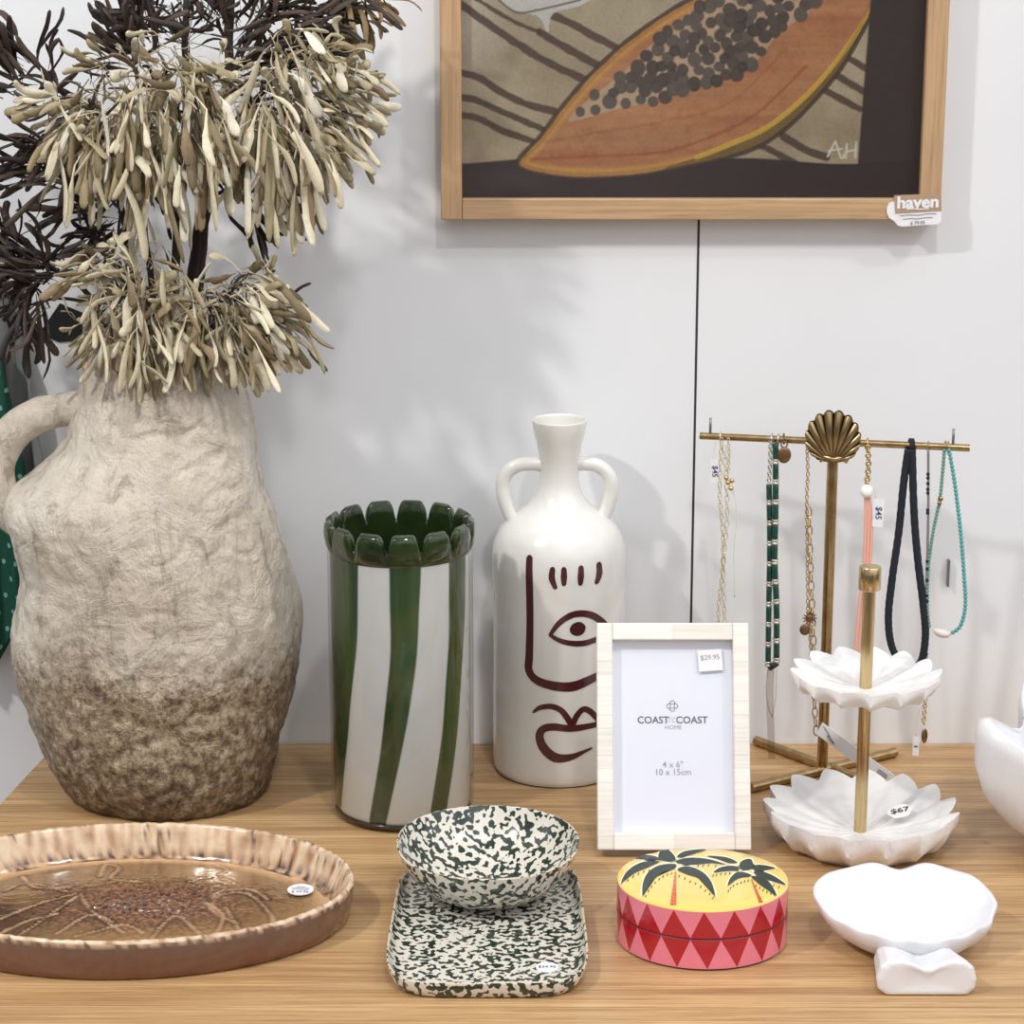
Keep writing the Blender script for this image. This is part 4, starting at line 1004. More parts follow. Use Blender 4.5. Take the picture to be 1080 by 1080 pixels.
# scallop
mb = MB(); hz = zb-.0165; rho = .0212
def shell(u, v, back=False):
    a = (u-.5)*2*math.radians(83); r = 2*rho*math.cos(a*.93)*(.93+.07*abs(math.cos(u*PI*13)))*v + .002
    rid = abs(math.cos(u*PI*13)); x = r*math.sin(a)*.96; z = r*math.cos(a)
    d = .0045+.007*math.sin(min(1, v)*PI*.85)*math.cos(a)+.0020*rid*v
    if back: d = .0035
    return bar(x, 0, 0)+Vector((-d*math.sin(phi), -d*math.cos(phi), hz+z-zb))
mb.grid(131, 18, shell); mb.grid(131, 6, lambda u, v: shell(1-u, v, True))
mb.tube([bar(-.011, -.0155)+Vector((0, -.005, 0)), bar(-.0075, -.0115)+Vector((0, -.006, 0)), bar(0, -.0135)+Vector((0, -.007, 0)), bar(.0075, -.0115)+Vector((0, -.006, 0)), bar(.011, -.0155)+Vector((0, -.005, 0))], [.0018, .002, .0024, .002, .0018], 10)
def rimloop(side_):
    return [shell(u, v_) for u, v_ in ((.0 if side_ == 0 else 1.0, q) for q in (0, .3, .6, 1))]
mk('scallop_shell', mb, M_scallop, ns, autos=50)

def chain(mb, pts, L=.0045, w=.0011, r=.00035, mi=0):
    # oval links along a path, alternately turned
    pts = [Vector(p) for p in pts]; tot = sum((pts[i+1]-pts[i]).length for i in range(len(pts)-1)); n = max(2, int(tot/(L*.8)))
    cum = [0]; 
    for i in range(len(pts)-1): cum.append(cum[-1]+(pts[i+1]-pts[i]).length)
    def at(s):
        for i in range(len(pts)-1):
            if s <= cum[i+1] or i == len(pts)-2:
                f = (s-cum[i])/max(1e-9, cum[i+1]-cum[i]); return pts[i].lerp(pts[i+1], f)
    for k in range(n):
        c = at(tot*(k+.5)/n); t_ = (at(min(tot, tot*(k+.9)/n))-at(max(0, tot*(k+.1)/n))).normalized()
        sd_ = t_.cross(Vector((0, 1, 0))).normalized(); up2 = t_.cross(sd_)
        q = sd_ if k % 2 == 0 else (sd_*.35+up2*.9).normalized()
        loop = [c+t_*(L*.5*math.cos(w_)) + q*(w*math.sin(w_)) for w_ in np.linspace(0, 2*PI, 11)[:-1]]
        mb.tube(loop, r, 5, closed=True, mi=mi)
def hang(px, py, s=None, off=0):   # point in the hanging plane under the bar
    # plane through the bar, vertical, turned by phi
    n_ = Vector((math.sin(phi), math.cos(phi), 0)); p0 = bar(0)+Vector((0, -.0045-off, 0)); r = ray(px, py)
    return CAM + r*((p0-CAM).dot(n_)/r.dot(n_))
def ringon(mb, px, r=.0042, tr=.0006, mi=0, w=0):
    s = bar_s(px); c = bar(s)
    ax = Vector((math.cos(phi), -math.sin(phi), 0)); n1 = Vector((math.sin(phi), math.cos(phi), 0)); n2 = Vector((0, 0, 1))
    mb.tube([c+n1*(r*math.cos(a))+n2*(r*math.sin(a)) for a in np.linspace(0, 2*PI, 17)[:-1]], tr, 6, closed=True, mi=mi)
def tagcard(name, parent, c, w, h, tiltdeg, txt=None, size=.005, mats=None, rot=0, n3=None, label=None):
    m = MB(); ca, sa = math.cos(math.radians(tiltdeg)), math.sin(math.radians(tiltdeg))
    ax = Vector((math.cos(phi), -math.sin(phi), 0))*ca+Vector((0, 0, 1))*sa; ay = -Vector((math.cos(phi), -math.sin(phi), 0))*sa+Vector((0, 0, 1))*ca
    if n3: ax, ay = n3
    nn = ax.cross(ay).normalized()
    q = [(-w/2, -h/2), (w/2, -h/2), (w/2, h/2), (-w/2, h/2)]
    m.add([c+ax*a+ay*b+nn*.0003 for a, b in q]+[c+ax*a+ay*b-nn*.0003 for a, b in q], [(0, 1, 2, 3), (7, 6, 5, 4), (0, 4, 5, 1), (1, 5, 6, 2), (2, 6, 7, 3), (3, 7, 4, 0)])
    if txt: text(m, txt, size, lambda a, b: c+ax*a+ay*b+nn*.0006, 1, .0001, rot=math.radians(rot))
    return mk(name, m, mats or [M_card, M_bluink], parent, smooth=False, label=label)

# 1 fine pale gold chains
c0 = hang(760, 458)
k1 = base('necklace', c0, 'fine pale gold double chain necklace at the left end of the brass bar', 'necklace', 'necklaces hanging from the brass bar')
m = MB(); ringon(m, 760); chain(m, smoothpath([hang(761, 462), hang(759, 520), hang(762, 560), hang(762, 600), hang(758, 640), hang(758, 672)]), .0058, .0014, .00038)
chain(m, smoothpath([hang(768, 462), hang(769, 480), hang(768, 500)]), .003, .001, .0004)
chain(m, smoothpath([hang(764, 470), hang(767, 540), hang(763, 600), hang(765, 672)]), .0065, .0016, .00035)
mk('chain', m, M_pgold, k1)
m = MB(); 
for dx, dz in ((0, 0), (4, 2), (-2, 5), (3, -6)): m.ball(hang(768+dx, 509-dz, off=.002), .0022, n=10)
mk('charm', m, M_gold, k1)
m = MB(); m.tube(smoothpath([hang(773, 515), hang(777, 545), hang(774, 580), hang(775, 630)]), .00045, 5); m.tube(smoothpath([hang(756, 464), hang(752, 480), hang(754, 490)]), .0004, 5)
mk('thread', m, M_thread, k1)
tagcard('price_tag', k1, hang(754, 497), .0062, .020, 0, '$45', .0065, rot=-90, label='narrow white price tag')

# 2 green tube bead necklace
c0 = hang(818, 458)
k2 = base('necklace', c0, 'necklace of green tube beads with silver spacers hanging left of the scallop shell', 'necklace', 'necklaces hanging from the brass bar')
m = MB(); ringon(m, 814, .0045, .0009); ringon(m, 821, .0045, .0009); chain(m, [hang(813, 462), hang(812, 490), hang(811, 508)], .0034, .0014, .0006); mk('clasp_chain', m, M_silver, k2)
def strand(pts, pw, first):
    pts = smoothpath(pts, 8); cum = [0]
    for i in range(len(pts)-1): cum.append(cum[-1]+(pts[i+1]-pts[i]).length)
    tot = cum[-1]; n = max(1, round(tot/.0172)); 
    def at(s): return Vector([float(np.interp(s, cum, [p[i] for p in pts])) for i in range(3)])
    for k in range(n):
        s0_ = tot*k/n; s1_ = tot*(k+1)/n; sp_ = .0034
        mm = MB(); a, b = at(s0_+sp_*.6), at(s1_-sp_*.6); mm.tube([a, a.lerp(b, .06), a.lerp(b, .94), b], [pw*.8, pw, pw, pw*.8], 12); mk('tube_bead', mm, M_malach if first+k != 99 else M_hemat, k2, autos=50)
        mm = MB(); c = at(s1_); d = (at(min(tot, s1_+.001))-at(s1_-.001)).normalized()
        mm.tube([c-d*.0022, c-d*.0012, c-d*.0004, c+d*.0004, c+d*.0012, c+d*.0022], [pw*1.1, pw*1.25, pw*.8, pw*.8, pw*1.25, pw*1.1], 12); mk('spacer_bead', mm, M_silver, k2)
strand([hang(818, 465, off=.002), hang(818, 540, off=.002), hang(817, 590, off=.002), hang(819, 640, off=.002), hang(819, 696, off=.002)], .0026, 0)
strand([hang(811, 508), hang(812, 570), hang(811, 630), hang(810, 700)], .0025, 20)
mm = MB(); mm.tube([hang(811, 705), hang(820, 699)], .0027, 12); mk('tube_bead', mm, M_hemat, k2, label='black end bead')
m = MB(); m.ball(hang(827, 480, off=.003), .0062, sx=.95, sy=.3, sz=1.12, n=18); m.tube([hang(827, 470, off=.003)+Vector((.0026*math.cos(a), 0, .0026*math.sin(a)+.001)) for a in np.linspace(0, 2*PI, 13)[:-1]], .0007, 6, closed=True)
m.tube([bar(bar_s(826), .0005)+Vector((.0005, .0045*math.cos(a), .0045*math.sin(a))) for a in np.linspace(0, 2*PI, 13)[:-1]], .0006, 6, closed=True)
mk('pendant', m, M_bronze, k2, label='round bronze disc pendant')
m = MB()
def strip(mb, pts, w):
    sp = smoothpath(pts, 6); ax = Vector((math.cos(phi), -math.sin(phi), 0))*w/2; v = []
    for p in sp: v += [p-ax, p+ax, p+ax+Vector((0, .0003, 0)), p-ax+Vector((0, .0003, 0))]
    f = []
    for i in range(len(sp)-1):
        for j in range(4): f.append((i*4+j, i*4+(j+1) % 4, (i+1)*4+(j+1) % 4, (i+1)*4+j))
    mb.add(v, f)
strip(m, [hang(813, 704), hang(812, 740), hang(813, 770), hang(814, 800)], .0062)
m.tube(smoothpath([hang(810, 706), hang(808, 730), hang(811, 748), hang(815, 757)]), .0004, 5); m.tube(smoothpath([hang(819, 702), hang(818, 735), hang(814, 757)]), .0004, 5)
mk('plastic_tail', m, M_plastic, k2)

# 3 gold link chain with charms
c0 = hang(851, 462)
k3 = base('necklace', c0, 'long gold link chain with sun and coin charms just left of the brass pole', 'necklace', 'necklaces hanging from the brass bar')
m = MB(); ringon(m, 851, .0044, .0008)
chain(m, smoothpath([hang(851, 466), hang(852, 500), hang(851, 530), hang(852, 640)]), .004, .0012, .00045)
chain(m, smoothpath([hang(853, 535, off=.001), hang(855, 600, off=.001), hang(858, 680), hang(859, 740), hang(861, 775)]), .0098, .0022, .00055)
chain(m, smoothpath([hang(852, 640), hang(855, 680), hang(858, 730)]), .004, .0012, .00045)
mk('chain', m, M_gold, k3)
m = MB(); c = hang(854, 652, off=.002)
m.ball(c, .0036, sy=.4, n=14)
for k in range(12):
    a = k*PI/6; m.tube([c+Vector((math.cos(a), 0, math.sin(a)))*.003, c+Vector((math.cos(a), 0, math.sin(a)))*.0062], [.0009, .0004], 6)
mk('sun_charm', m, M_bronze, k3)
m = MB(); m.ball(hang(849, 664, off=.004), .0046, sy=.35, sz=1.1, n=16); mk('coin_charm', m, M_bronze, k3)
# long white card tag between base and dish
a_, b_ = P(864, 768, -.096), P(943, 826, -.136); axv = (b_-a_).normalized(); upv = (Vector((0, 0, 1))-axv*axv.z).normalized()
cc_ = (a_+b_)/2; cc_.y -= 0.0
tg = tagcard('card_tag', k3, cc_, (b_-a_).length, .0125, 0, None, n3=(axv, upv), label='long white card tag with a printed strip')
m = MB(); nn = axv.cross(upv).normalized(); m_c = cc_+axv*.022
for k in range(9): m.add([m_c+axv*(k*.0011)+upv*.003+nn*.0006, m_c+axv*(k*.0011+.0006)+upv*.003+nn*.0006, m_c+axv*(k*.0011+.0006)-upv*.003+nn*.0006, m_c+axv*(k*.0011)-upv*.003+nn*.0006], [(0, 1, 2, 3)])
mk('printed_strip', m, M_ink2, tg, smooth=False, origin=WL[tg])
m = MB(); m.tube(smoothpath([hang(861, 775), a_+Vector((.002, 0, .003)), a_+axv*.012+nn*.001]), .0005, 6); m.tube([a_+axv*.010+nn*.0015, a_+axv*.018-upv*.003+nn*.0015], [.0012, .0006], 6)
mk('tag_clip', m, M_steel, k3)

# 4 coral cord
c0 = hang(915, 466)
k4 = base('necklace', c0, 'coral pink cord necklace with a pearl hanging right of the scallop shell', 'necklace', 'necklaces hanging from the brass bar')
m = MB(); ringon(m, 915, .0044, .0008); chain(m, smoothpath([hang(915, 470), hang(916, 490), hang(914, 512)]), .0042, .0018, .0008); mk('clasp_chain', m, M_gold, k4)
m = MB(); m.ball(hang(914, 518, off=.002), .0056, n=20); mk('pearl', m, M_pearl, k4)
m = MB()
for dx in (-3.2, 0, 3.2):
    m.tube(smoothpath([hang(915+dx*.6, 522), hang(916+dx, 560), hang(914+dx, 600), hang(909+dx*1.2, 650), hang(905+dx*1.3, 700)]), .0014, 7)
mk('cord', m, M_coral, k4)
m = MB(); m.tube(smoothpath([hang(918, 500), hang(921, 512), hang(924, 528)]), .0004, 5); mk('thread', m, M_thread, k4)
tagcard('price_tag', k4, hang(926.5, 541, off=.002), .0088, .0235, -2, '$45', .0072, rot=-90, label='white price tag reading $45')

# 5 black rope
c0 = hang(961, 468)
k5 = base('necklace', c0, 'thick black cord necklace hanging as a long loop from the brass bar', 'necklace', 'necklaces hanging from the brass bar')
m = MB(); pts = [hang(958, 474), hang(953, 510), hang(948, 560), hang(941, 610), hang(937, 650), hang(940, 680), hang(950, 698), hang(962, 704), hang(972, 696), hang(976, 670), hang(974, 640), hang(968, 590), hang(964, 540), hang(962, 474)]
sp_ = smoothpath(pts, 14); m.tube(sp_, [.0029*(1+.14*abs(math.sin(i*1.15))) for i in range(len(sp_))], 10); mk('cord', m, M_cord, k5)
m = MB(); m.tube([bar(bar_s(960))+Vector((0, .0048*math.cos(a), .0048*math.sin(a))) for a in np.linspace(0, 2*PI, 17)[:-1]], .0014, 8, closed=True)
m.tube([bar(bar_s(962.5))+Vector((0, .0048*math.cos(a), .0048*math.sin(a))) for a in np.linspace(0, 2*PI, 17)[:-1]], .0014, 8, closed=True); mk('cord_loop', m, M_cord, k5)

# 6 thin grey beaded strand with gold leaf
c0 = hang(979, 470)
k6 = base('necklace', c0, 'thin grey beaded strand with a gold leaf charm right of the black cord', 'necklace', 'necklaces hanging from the brass bar')
m = MB(); ringon(m, 979, .0042, .0005); sp_ = smoothpath([hang(979, 474), hang(979, 540), hang(978, 590), hang(977, 640), hang(977, 700)], 10)
m.tube(sp_, .0011, 8)
m.v = list(m.v); mk('strand', m, M_grey, k6)
for py in (500, 504, 510, 516, 520, 538, 541, 592, 600, 612, 628, 634, 650, 668, 690):
    m = MB(); m.ball(hang(979-(py-474)*.009, py, off=.0006), .0016, n=8); mk('dark_bead', m, M_cord, k6)
m = MB(); chain(m, smoothpath([hang(977, 700), hang(976, 735), hang(974, 764)]), .0036, .0014, .0005); mk('chain', m, M_gold, k6)
m = MB(); m.ball(hang(975, 776), .0036, sx=.75, sy=.25, sz=1.9, n=14); mk('leaf_charm', m, M_brass2, k6)
m = MB(); m.tube(smoothpath([hang(972, 742), hang(966, 760), hang(966, 776)]), .0005, 5); mk('thread', m, M_thread, k6)
tagcard('price_tag', k6, hang(966, 787), .0052, .0165, 0, '$', .004, rot=-90, label='tiny white price tag')

# 7 turquoise loop
c0 = hang(998, 472)
k7 = base('necklace', c0, 'turquoise bead necklace with a white shell bead looping at the right end of the bar', 'necklace', 'necklaces hanging from the brass bar')
def beads(m, pts, r):
    pts = smoothpath(pts, 10); cum = [0]
    for i in range(len(pts)-1): cum.append(cum[-1]+(pts[i+1]-pts[i]).length)
    n = int(cum[-1]/(r*1.75))
    for k in range(n+1): m.ball([float(np.interp(cum[-1]*k/n, cum, [p[i] for p in pts])) for i in range(3)], r, n=8)
m = MB(); beads(m, [hang(1001, 475), hang(1007, 510), hang(1013, 560), hang(1017, 610), hang(1018, 640), hang(1013, 660), hang(1005, 667)], .0019); mk('turquoise_strand', m, M_turq, k7)
m = MB(); beads(m, [hang(996, 475), hang(994, 500), hang(991, 528), hang(984, 562), hang(979, 600), hang(978, 640), hang(980, 660)], .0017); mk('jade_strand', m, M_jade, k7)
m = MB(); m.tube([hang(984, 664), hang(988, 666), hang(993, 668), hang(999, 669), hang(1003, 668)], [.001, .003, .0036, .003, .001], 10); mk('shell_bead', m, M_shellb, k7)
m = MB(); ringon(m, 997, .0045, .0009); ringon(m, 1000, .0045, .0007); mk('hanging_ring', m, M_brass2, k7)
m = MB(); m.ball(hang(992, 526, off=.002), .0024, n=8); m.ball(hang(991, 531, off=.002), .0018, sz=1.6, n=8); mk('clasp', m, M_brass2, k7)
# nail
m = MB(); a = P(1000, 603, -.003); m.box(a.x-.0008, a.x+.0008, -.006, 0, a.z-.013, a.z+.011); mk('wall_nail', m, M_steel, None, origin=(a.x, 0, a.z), smooth=False, label='thin grey metal clip on the wall inside the turquoise loop', cat='clip')

# ------------------------------------------------------------------ framed painting
PYf = -.024
xl_, xr_ = P(464.5, 150, PYf).x, P(995.5, 150, PYf).x; zb_ = P(700, 232, PYf).z; zt_ = zb_+.52; fw = .0174
fp = base('framed_painting', ((xl_+xr_)/2, -.012, zb_), 'framed still life painting of a cut papaya full of black seeds', 'painting')
for nm, a in (('side_rail', (xl_, xl_+fw, zb_, zt_)), ('side_rail', (xr_-fw, xr_, zb_, zt_))):
    m = MB(); m.box(a[0], a[1], PYf, -.001, a[2], a[3]); mk(nm, m, M_frame_v, fp, smooth=False, bevel=.0012)
for nm, a in (('bottom_rail', (xl_+fw, xr_-fw, zb_, zb_+fw)), ('top_rail', (xl_+fw, xr_-fw, zt_-fw, zt_))):
    m = MB(); m.box(a[0], a[1], PYf, -.001, a[2], a[3]); mk(nm, m, M_frame_h, fp, smooth=False, bevel=.0012)
yc = -.014
x0, x1, z0_, z1_ = xl_+fw, xr_-fw, zb_+fw, zt_-fw
nx = 470; nzv = 250; nz2 = 60
zsplit = zb_+.215
zz_ = np.concatenate([np.linspace(z0_, zsplit, nzv), np.linspace(zsplit, z1_, nz2+1)[1:]]); xx_ = np.linspace(x0, x1, nx)
GXX, GZZ = np.meshgrid(xx_, zz_)
# picture coordinates of every grid point of the canvas
dX = GXX; dYv = yc-CAM.y; dZ = GZZ-CAM.z
w_ = dYv*FW.y+dZ*FW.z; PX = 540+F*dX/w_; PY = 540-F*(dYv*UP.y+dZ*UP.z)/w_
rs = np.random.RandomState(3)
def fbm(sx, sy, seed, octs=4):
    r_ = np.random.RandomState(seed); out = np.zeros_like(PX); amp = 1; tot = 0
    for o in range(octs):
        n_x, n_y = 64, 64; tab = r_.rand(n_x, n_y); u = (PX+300)/sx*(2**o); v = (PY+700)/sy*(2**o)
        i = np.floor(u).astype(int); j = np.floor(v).astype(int); fu = u-i; fv = v-j; fu = fu*fu*(3-2*fu); fv = fv*fv*(3-2*fv)
        g_ = lambda a, b: tab[a % n_x, b % n_y]
        out += amp*((g_(i, j)*(1-fu)+g_(i+1, j)*fu)*(1-fv)+(g_(i, j+1)*(1-fu)+g_(i+1, j+1)*fu)*fv); tot += amp; amp *= .55
    return out/tot
def L3(c): return np.array(lin(*c)[:3])
def lay(img, col, mask): m_ = np.clip(mask, 0, 1)[..., None]; return img*(1-m_)+(col if isinstance(col, np.ndarray) and col.ndim == 3 else np.asarray(col))*m_
def dline(pts):
    best = np.full(PX.shape, 1e9)
    for (ax_, ay_), (bx_, by_) in zip(pts[:-1], pts[1:]):
        vx, vy = bx_-ax_, by_-ay_; t_ = np.clip(((PX-ax_)*vx+(PY-ay_)*vy)/(vx*vx+vy*vy+1e-9), 0, 1)
        best = np.minimum(best, np.hypot(PX-(ax_+t_*vx), PY-(ay_+t_*vy)))
    return best
def inside(poly):
    c_ = np.zeros(PX.shape, bool); n = len(poly)
    for i in range(n):
        xa, ya = poly[i]; xb, yb = poly[(i+1) % n]
        cond = ((ya > PY) != (yb > PY)) & (PX < (xb-xa)*(PY-ya)/((yb-ya) if yb != ya else 1e-9)+xa); c_ ^= cond
    return c_
def sm(pts, closed=True, k=8): return [(p.x, p.y) for p in smoothpath([Vector((a, b, 0)) for a, b in pts], k, closed)]
N1 = fbm(40, 40, 1); N2 = fbm(9, 9, 2); N3 = fbm(120, 14, 5)
img = L3((134, 118, 90))*(1-N1[..., None])+L3((182, 168, 140))*N1[..., None]
img = lay(img, L3((186, 178, 158)), np.clip((120-PY)/200, 0, 1)*.6*(N2))
img = lay(img, L3((200, 194, 180)), np.clip(1-np.abs(PX-500)/40, 0, 1)*.4*np.clip((110-PY)/60, 0, 1))
dark = L3((62, 44, 34))
def st_(pts, w, img): d = dline(sm(pts, False)); return lay(img, dark*(1+.5*N2[..., None]), np.clip(w/2-d+.6+(N2-.5)*2.5, 0, 1)*.92)
for pts, w in (([(485, 4), (505, 18), (522, 30), (564, 58), (590, 72), (617, 84)], 8), ([(487, -12), (520, 10), (545, 24), (569, 34)], 4), ([(569, 34), (600, 52), (630, 69)], 8), ([(582, 16), (605, 26), (630, 40), (650, 50)], 8),
               ([(480, 75), (505, 82), (530, 98), (556, 110), (586, 118)], 7.5), ([(480, 103), (500, 105), (530, 118), (572, 136)], 7), ([(480, 121), (505, 125), (530, 138), (563, 149)], 7),
               ([(893, 60), (913, 72)], 7), ([(880, 78), (910, 96)], 7), ([(871, 96), (907, 115)], 7), ([(826, 144), (850, 158), (872, 166)], 8), ([(802, 153), (838, 172)], 7),
               ([(480, -60), (560, -30), (640, -10)], 8), ([(480, -130), (600, -90), (700, -60)], 8), ([(480, -160), (600, -120), (720, -90)], 8), ([(780, -200), (850, -170), (930, -150)], 8), ([(780, -230), (850, -200), (930, -180)], 8)): img = st_(pts, w, img)
m_ = inside(sm([(508, -40), (528, 0), (545, 12), (568, 18), (578, 34), (584, 14), (620, 2), (680, -40), (600, -90)])); img = lay(img, L3((200, 198, 194))*(.82+.3*N1[..., None]), m_*.9)
img = lay(img, dark, np.clip(1.6-dline(sm([(526, 0), (545, 13), (570, 10), (612, 0)], False)), 0, 1)*.8)
pap = [(546, 174), (570, 143), (598, 106), (625, 76), (655, 48), (690, 22), (730, -2), (800, -34), (860, -48), (905, -40), (925, -15), (920, 12), (907, 38), (890, 68), (868, 96), (842, 124), (815, 146), (785, 161), (740, 173), (690, 183), (640, 188), (590, 187)]
ps = sm(pap); ins_ = inside(ps); dp = dline(ps+[ps[0]])
NF = fbm(90, 9, 8); flesh = L3((176, 104, 64))*(1-N3[..., None])+L3((204, 152, 104))*N3[..., None]; flesh = flesh*(.78+.42*NF[..., None])
flesh = flesh*.80*(1-.25*np.clip(N2-.5, 0, 1)[..., None]*2)
img = lay(img, flesh, ins_*1.0)
img = lay(img, L3((206, 158, 66)), ins_*np.clip(1-np.abs(dp-7)/6, 0, 1)*.75*np.clip((PX < 760)*1.0, 0, 1))
skin = sm([(930, -10), (912, 20), (893, 50), (866, 84), (838, 112), (806, 136), (770, 152), (735, 166), (700, 178), (690, 190), (800, 190), (940, 80)]); sk = inside(skin)
img = lay(img, L3((104, 92, 44))*(.7+.5*N2[..., None]), ins_*sk*.9)
img = lay(img, L3((204, 166, 62)), ins_*np.clip(3.2-dline(sm([(922, 5), (893, 50), (866, 84), (838, 112), (806, 136), (770, 152), (735, 166)], False)), 0, 1)*.85)
img = lay(img, L3((150, 76, 40)), ins_*np.clip(2.2-dline(sm([(560, 168), (620, 165), (700, 160), (760, 140), (800, 118), (850, 70)], False))+N2*2-1, 0, 1)*.6)
img = lay(img, L3((150, 84, 48)), ins_*np.clip(2.-dline(sm([(575, 150), (640, 138), (700, 128), (770, 108), (830, 50)], False))+N2*2-1, 0, 1)*.35)
img = lay(img, dark, np.clip(2.2-dp+N2*1.2, 0, 1)*.9)
img = lay(img, L3((120, 80, 40)), ins_*np.clip(2-np.abs(dp-5)+N2, 0, 1)*.35)
cavp = sm([(600, 128), (622, 104), (655, 78), (690, 44), (730, 12), (780, -14), (845, -24), (862, -8), (852, 14), (822, 34), (805, 56), (780, 78), (735, 92), (700, 106), (655, 114)]); cav = inside(cavp)
img = lay(img, L3((182, 160, 132))*(.8+.4*N2[..., None]), cav*.85)
seeds = [(612, 118, 5), (627, 100, 5.5), (628, 116, 5.5), (643, 107, 8), (660, 109, 5.5)]
r2 = random.Random(5); tries = 0
def pin(x, y):
    c_ = False; n = len(cavp)
    for i in range(n):
        xa, ya = cavp[i]; xb, yb = cavp[(i+1) % n]
        if (ya > y) != (yb > y) and x < (xb-xa)*(y-ya)/((yb-ya) or 1e-9)+xa: c_ = not c_
    return c_
while len(seeds) < 118 and tries < 9000:
    tries += 1; x, y = r2.uniform(640, 860), r2.uniform(-22, 114)
    if pin(x, y) and all((x-a)**2+(y-b)**2 > 92 for a, b, c in seeds): seeds.append((x, y, r2.uniform(5.6, 8)))
for x, y, r in seeds:
    el = np.hypot((PX-x), (PY-y)*r2.uniform(.85, 1.15)); img = lay(img, L3(r2.choice([(58, 50, 46), (70, 60, 54), (84, 76, 68)])), np.clip(r-el+.5, 0, 1)*.95)
mat_refl = L3((52, 42, 38))  # right and bottom borders: dark glass reflections painted in as a mat
right = np.clip((PX-(904+(170-PY)*.08))/1.5, 0, 1); img = lay(img, mat_refl, right)
bot = np.clip((PY-(169+3*np.sin(PX*.03)))/1.5, 0, 1)*np.where(ins_, 0, 1); img = lay(img, L3((46, 34, 34)), bot)
img = lay(img, L3((46, 34, 34)), np.clip((PY-188)/1.5, 0, 1)); img = lay(img, L3((70, 56, 60)), np.clip(1-np.hypot((PX-540)/55, (PY-190)/15), 0, 1)*.6)  # lighter patch paints a glass reflection into the bottom border
for pts in ([(873, 165), (881, 149), (887, 167)], [(874, 159), (888, 157)], [(890, 163), (889, 167)], [(893, 152), (892, 167)], [(903, 150), (902, 166)], [(892, 160), (903, 158)]):
    img = lay(img, L3((214, 208, 192)), np.clip(1.5-dline(pts), 0, 1)*.9)
img = img*.84
m = MB(); ny_ = len(zz_)
m.v = [(float(x), yc+.0, float(z)) for z in zz_ for x in xx_]
m.f = [(j*nx+i, j*nx+i+1, (j+1)*nx+i+1, (j+1)*nx+i) for j in range(ny_-1) for i in range(nx-1)]; m.m = [0]*len(m.f)
m.c = [tuple(c)+(1,) for c in img.reshape(-1, 3).tolist()]
mk('canvas', m, M_paint, fp, smooth=False, label='painting of a papaya on dark striped tan cloth, signed AH')
m = MB(); m.box(x0, x1, yc+.001, -.001, z0_, z1_); mk('backing_board', m, M_back, fp, smooth=False)
m = MB(); m.box(x0-.001, x1+.001, -.0195, -.0185, z0_-.001, z1_+.001); mk('glass_pane', m, M_pane, fp, smooth=False)
yt = PYf-.0015
def Q(px, py, o=0): p = P(px, py, yt); return Vector((p.x, yt-o, p.z))
tgv = MB(); pg = [(944, 212), (944, 207), (991, 205.5), (993, 222), (992.5, 234), (988, 236.5), (952, 239), (947, 238), (943, 233), (938, 230), (935.5, 225), (935.5, 219), (938, 214)]
n = len(pg); tgv.add([Q(a, b) for a, b in pg]+[Q(a, b, -.001) for a, b in pg], [tuple(range(n)), tuple(range(2*n-1, n-1, -1))]+[(i, n+i, n+(i+1) % n, (i+1) % n) for i in range(n)])
cA = Q(968, 230); 
def tl(a, b, o=.0004): return (cA.x+a, yt-.0004, cA.z+b+a*.06)
for k, (yy, w) in enumerate(((.0028, .030), (-.0002, .024))): stroke(tgv, [(-w/2, yy), (-w/4, yy+.0003), (0, yy-.0003), (w/4, yy+.0003), (w/2, yy)], .0007, tl)
text(tgv, '$ 79.95', .0040, tl, 1, .0001, cy=-.0040)
tg_ = mk('price_tag', tgv, [M_card, M_ink2], fp, smooth=False, label='white price tag under a tan haven label')
m = MB(); pg = [(943, 206), (992.5, 204), (993, 222), (944, 225)]; m.add([Q(a, b, .0006) for a, b in pg]+[Q(a, b, 0) for a, b in pg], [(0, 3, 2, 1), (0, 1, 5, 4), (1, 2, 6, 5), (2, 3, 7, 6), (3, 0, 4, 7)])
cB = Q(968, 213)
text(m, 'haven', .0135, lambda a, b: (cB.x+a*1.1, yt-.0010, cB.z+b-.0004+a*.04), 1, .0005)
stroke(m, [(-.009, -.0058), (-.004, -.0054), (.002, -.0058), (.009, -.0052)], .0009, lambda a, b: (cB.x+a, yt-.0010, cB.z+b), 1)
mk('brand_label', m, [M_kraft, M_card], tg_, smooth=False, origin=WL[tg_], label='tan label reading haven in white')

# ------------------------------------------------------------------ light
def area(name, loc, target, size, power, col=(1, 1, 1), shape='DISK'):
    l = bpy.data.lights.new(name, 'AREA'); l.shape = shape; l.size = size; l.energy = power; l.color = col
    o = bpy.data.objects.new(name, l); C.objects.link(o); o.location = loc
    o.rotation_euler = (Vector(target)-Vector(loc)).to_track_quat('-Z', 'Y').to_euler(); return o
def spot(name, loc, target, power, ang, rad, col=(1, 1, 1)):
    l = bpy.data.lights.new(name, 'SPOT'); l.energy = power; l.spot_size = math.radians(ang); l.spot_blend = .6; l.shadow_soft_size = rad; l.color = col
    o = bpy.data.objects.new(name, l); C.objects.link(o); o.location = loc
    o.rotation_euler = (Vector(target)-Vector(loc)).to_track_quat('-Z', 'Y').to_euler(); return o
spot('ceiling_spot_left', (-1.15, -1.25, 1.75), (0, -.2, .1), 72, 60, .05, (1, .965, .92))
spot('ceiling_spot_centre', (.25, -1.35, 2.0), (.1, -.2, .1), 36, 60, .05, (1, .98, .95))
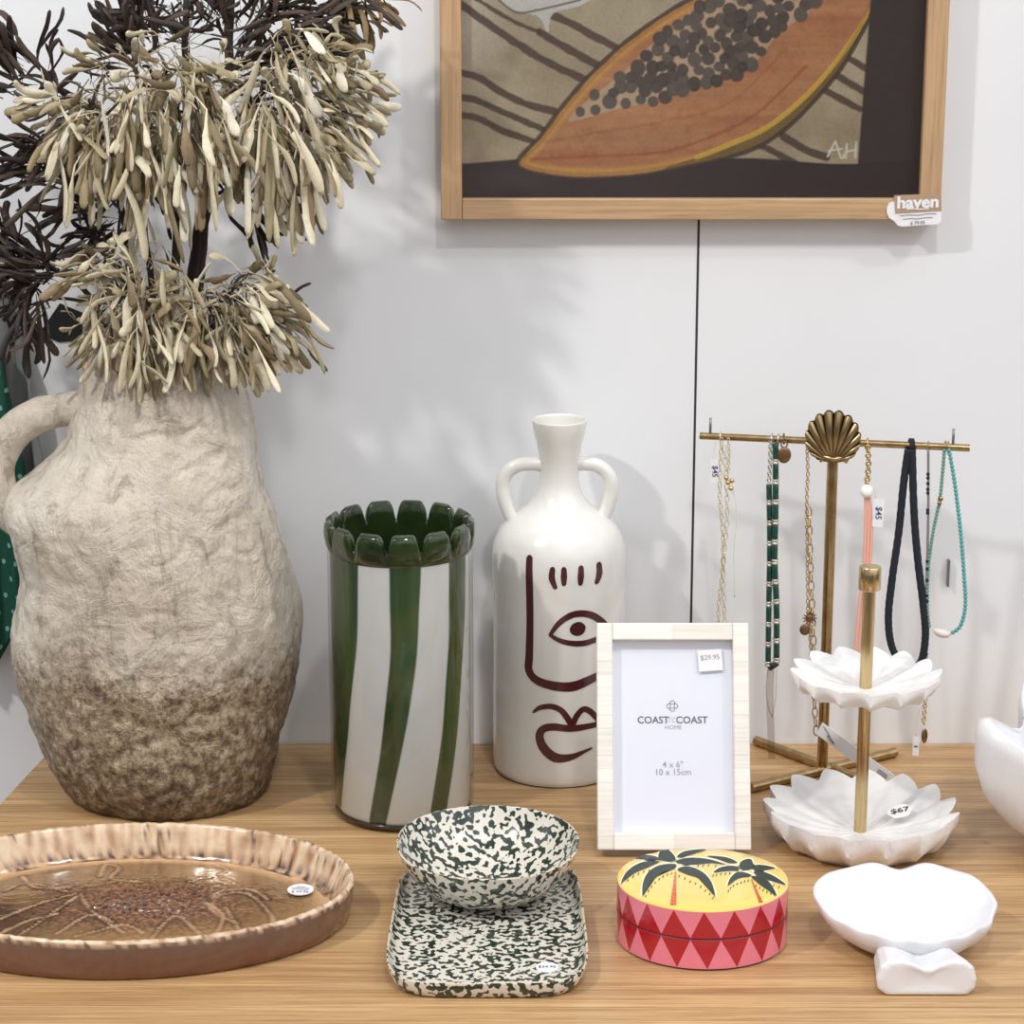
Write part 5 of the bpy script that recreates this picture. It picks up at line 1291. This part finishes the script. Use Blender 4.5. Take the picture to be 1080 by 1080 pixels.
spot('ceiling_spot_right', (1.25, -.95, 1.85), (.2, -.3, .1), 26, 60, .05, (1, .98, .95))
w = bpy.data.worlds.new('shop'); sc.world = w; w.use_nodes = True; T_ = w.node_tree; T_.nodes.clear()
o = T_.nodes.new('ShaderNodeOutputWorld'); bg = T_.nodes.new('ShaderNodeBackground'); tc = T_.nodes.new('ShaderNodeTexCoord'); sp = T_.nodes.new('ShaderNodeSeparateXYZ'); rp = T_.nodes.new('ShaderNodeValToRGB')
L = T_.links.new; L(tc.outputs['Generated'], sp.inputs[0]); L(sp.outputs[2], rp.inputs[0])
# the shop around: pale ceiling; bright and dark patches added for glossy reflections
nz = T_.nodes.new('ShaderNodeTexNoise'); mpn = T_.nodes.new('ShaderNodeMapping'); mpn.inputs['Scale'].default_value = (3.2, 3.2, .9); nz.inputs['Detail'].default_value = 2
L(tc.outputs['Generated'], mpn.inputs[0]); L(mpn.outputs[0], nz.inputs['Vector']); nz.inputs['Scale'].default_value = 1.0
r2_ = T_.nodes.new('ShaderNodeValToRGB'); L(nz.outputs['Fac'], r2_.inputs[0]); e2 = r2_.color_ramp.elements
e2[0].position = .40; e2[0].color = (.25, .24, .24, 1); e2[1].position = .60; e2[1].color = (1.55, 1.56, 1.6, 1)
mm_ = T_.nodes.new('ShaderNodeMix'); mm_.data_type = 'RGBA'; mm_.blend_type = 'MULTIPLY'; mm_.inputs[0].default_value = 1.0
L(rp.outputs[0], mm_.inputs[6]); L(r2_.outputs[0], mm_.inputs[7]); L(mm_.outputs[2], bg.inputs[0]); L(bg.outputs[0], o.inputs[0])
e = rp.color_ramp.elements; e[0].position = 0.0; e[0].color = (.20, .18, .165, 1); e[1].position = .14; e[1].color = (.55, .545, .55, 1)
x = e.new(.42); x.color = (.96, .965, .98, 1); x = e.new(1.0); x.color = (.91, .92, .94, 1)
bg.inputs[1].default_value = 1.12
sc.view_settings.view_transform = 'Standard'; sc.view_settings.look = 'None'; sc.view_settings.gamma = 1.0; sc.view_settings.use_curve_mapping = False
sc.view_settings.exposure = 0.0
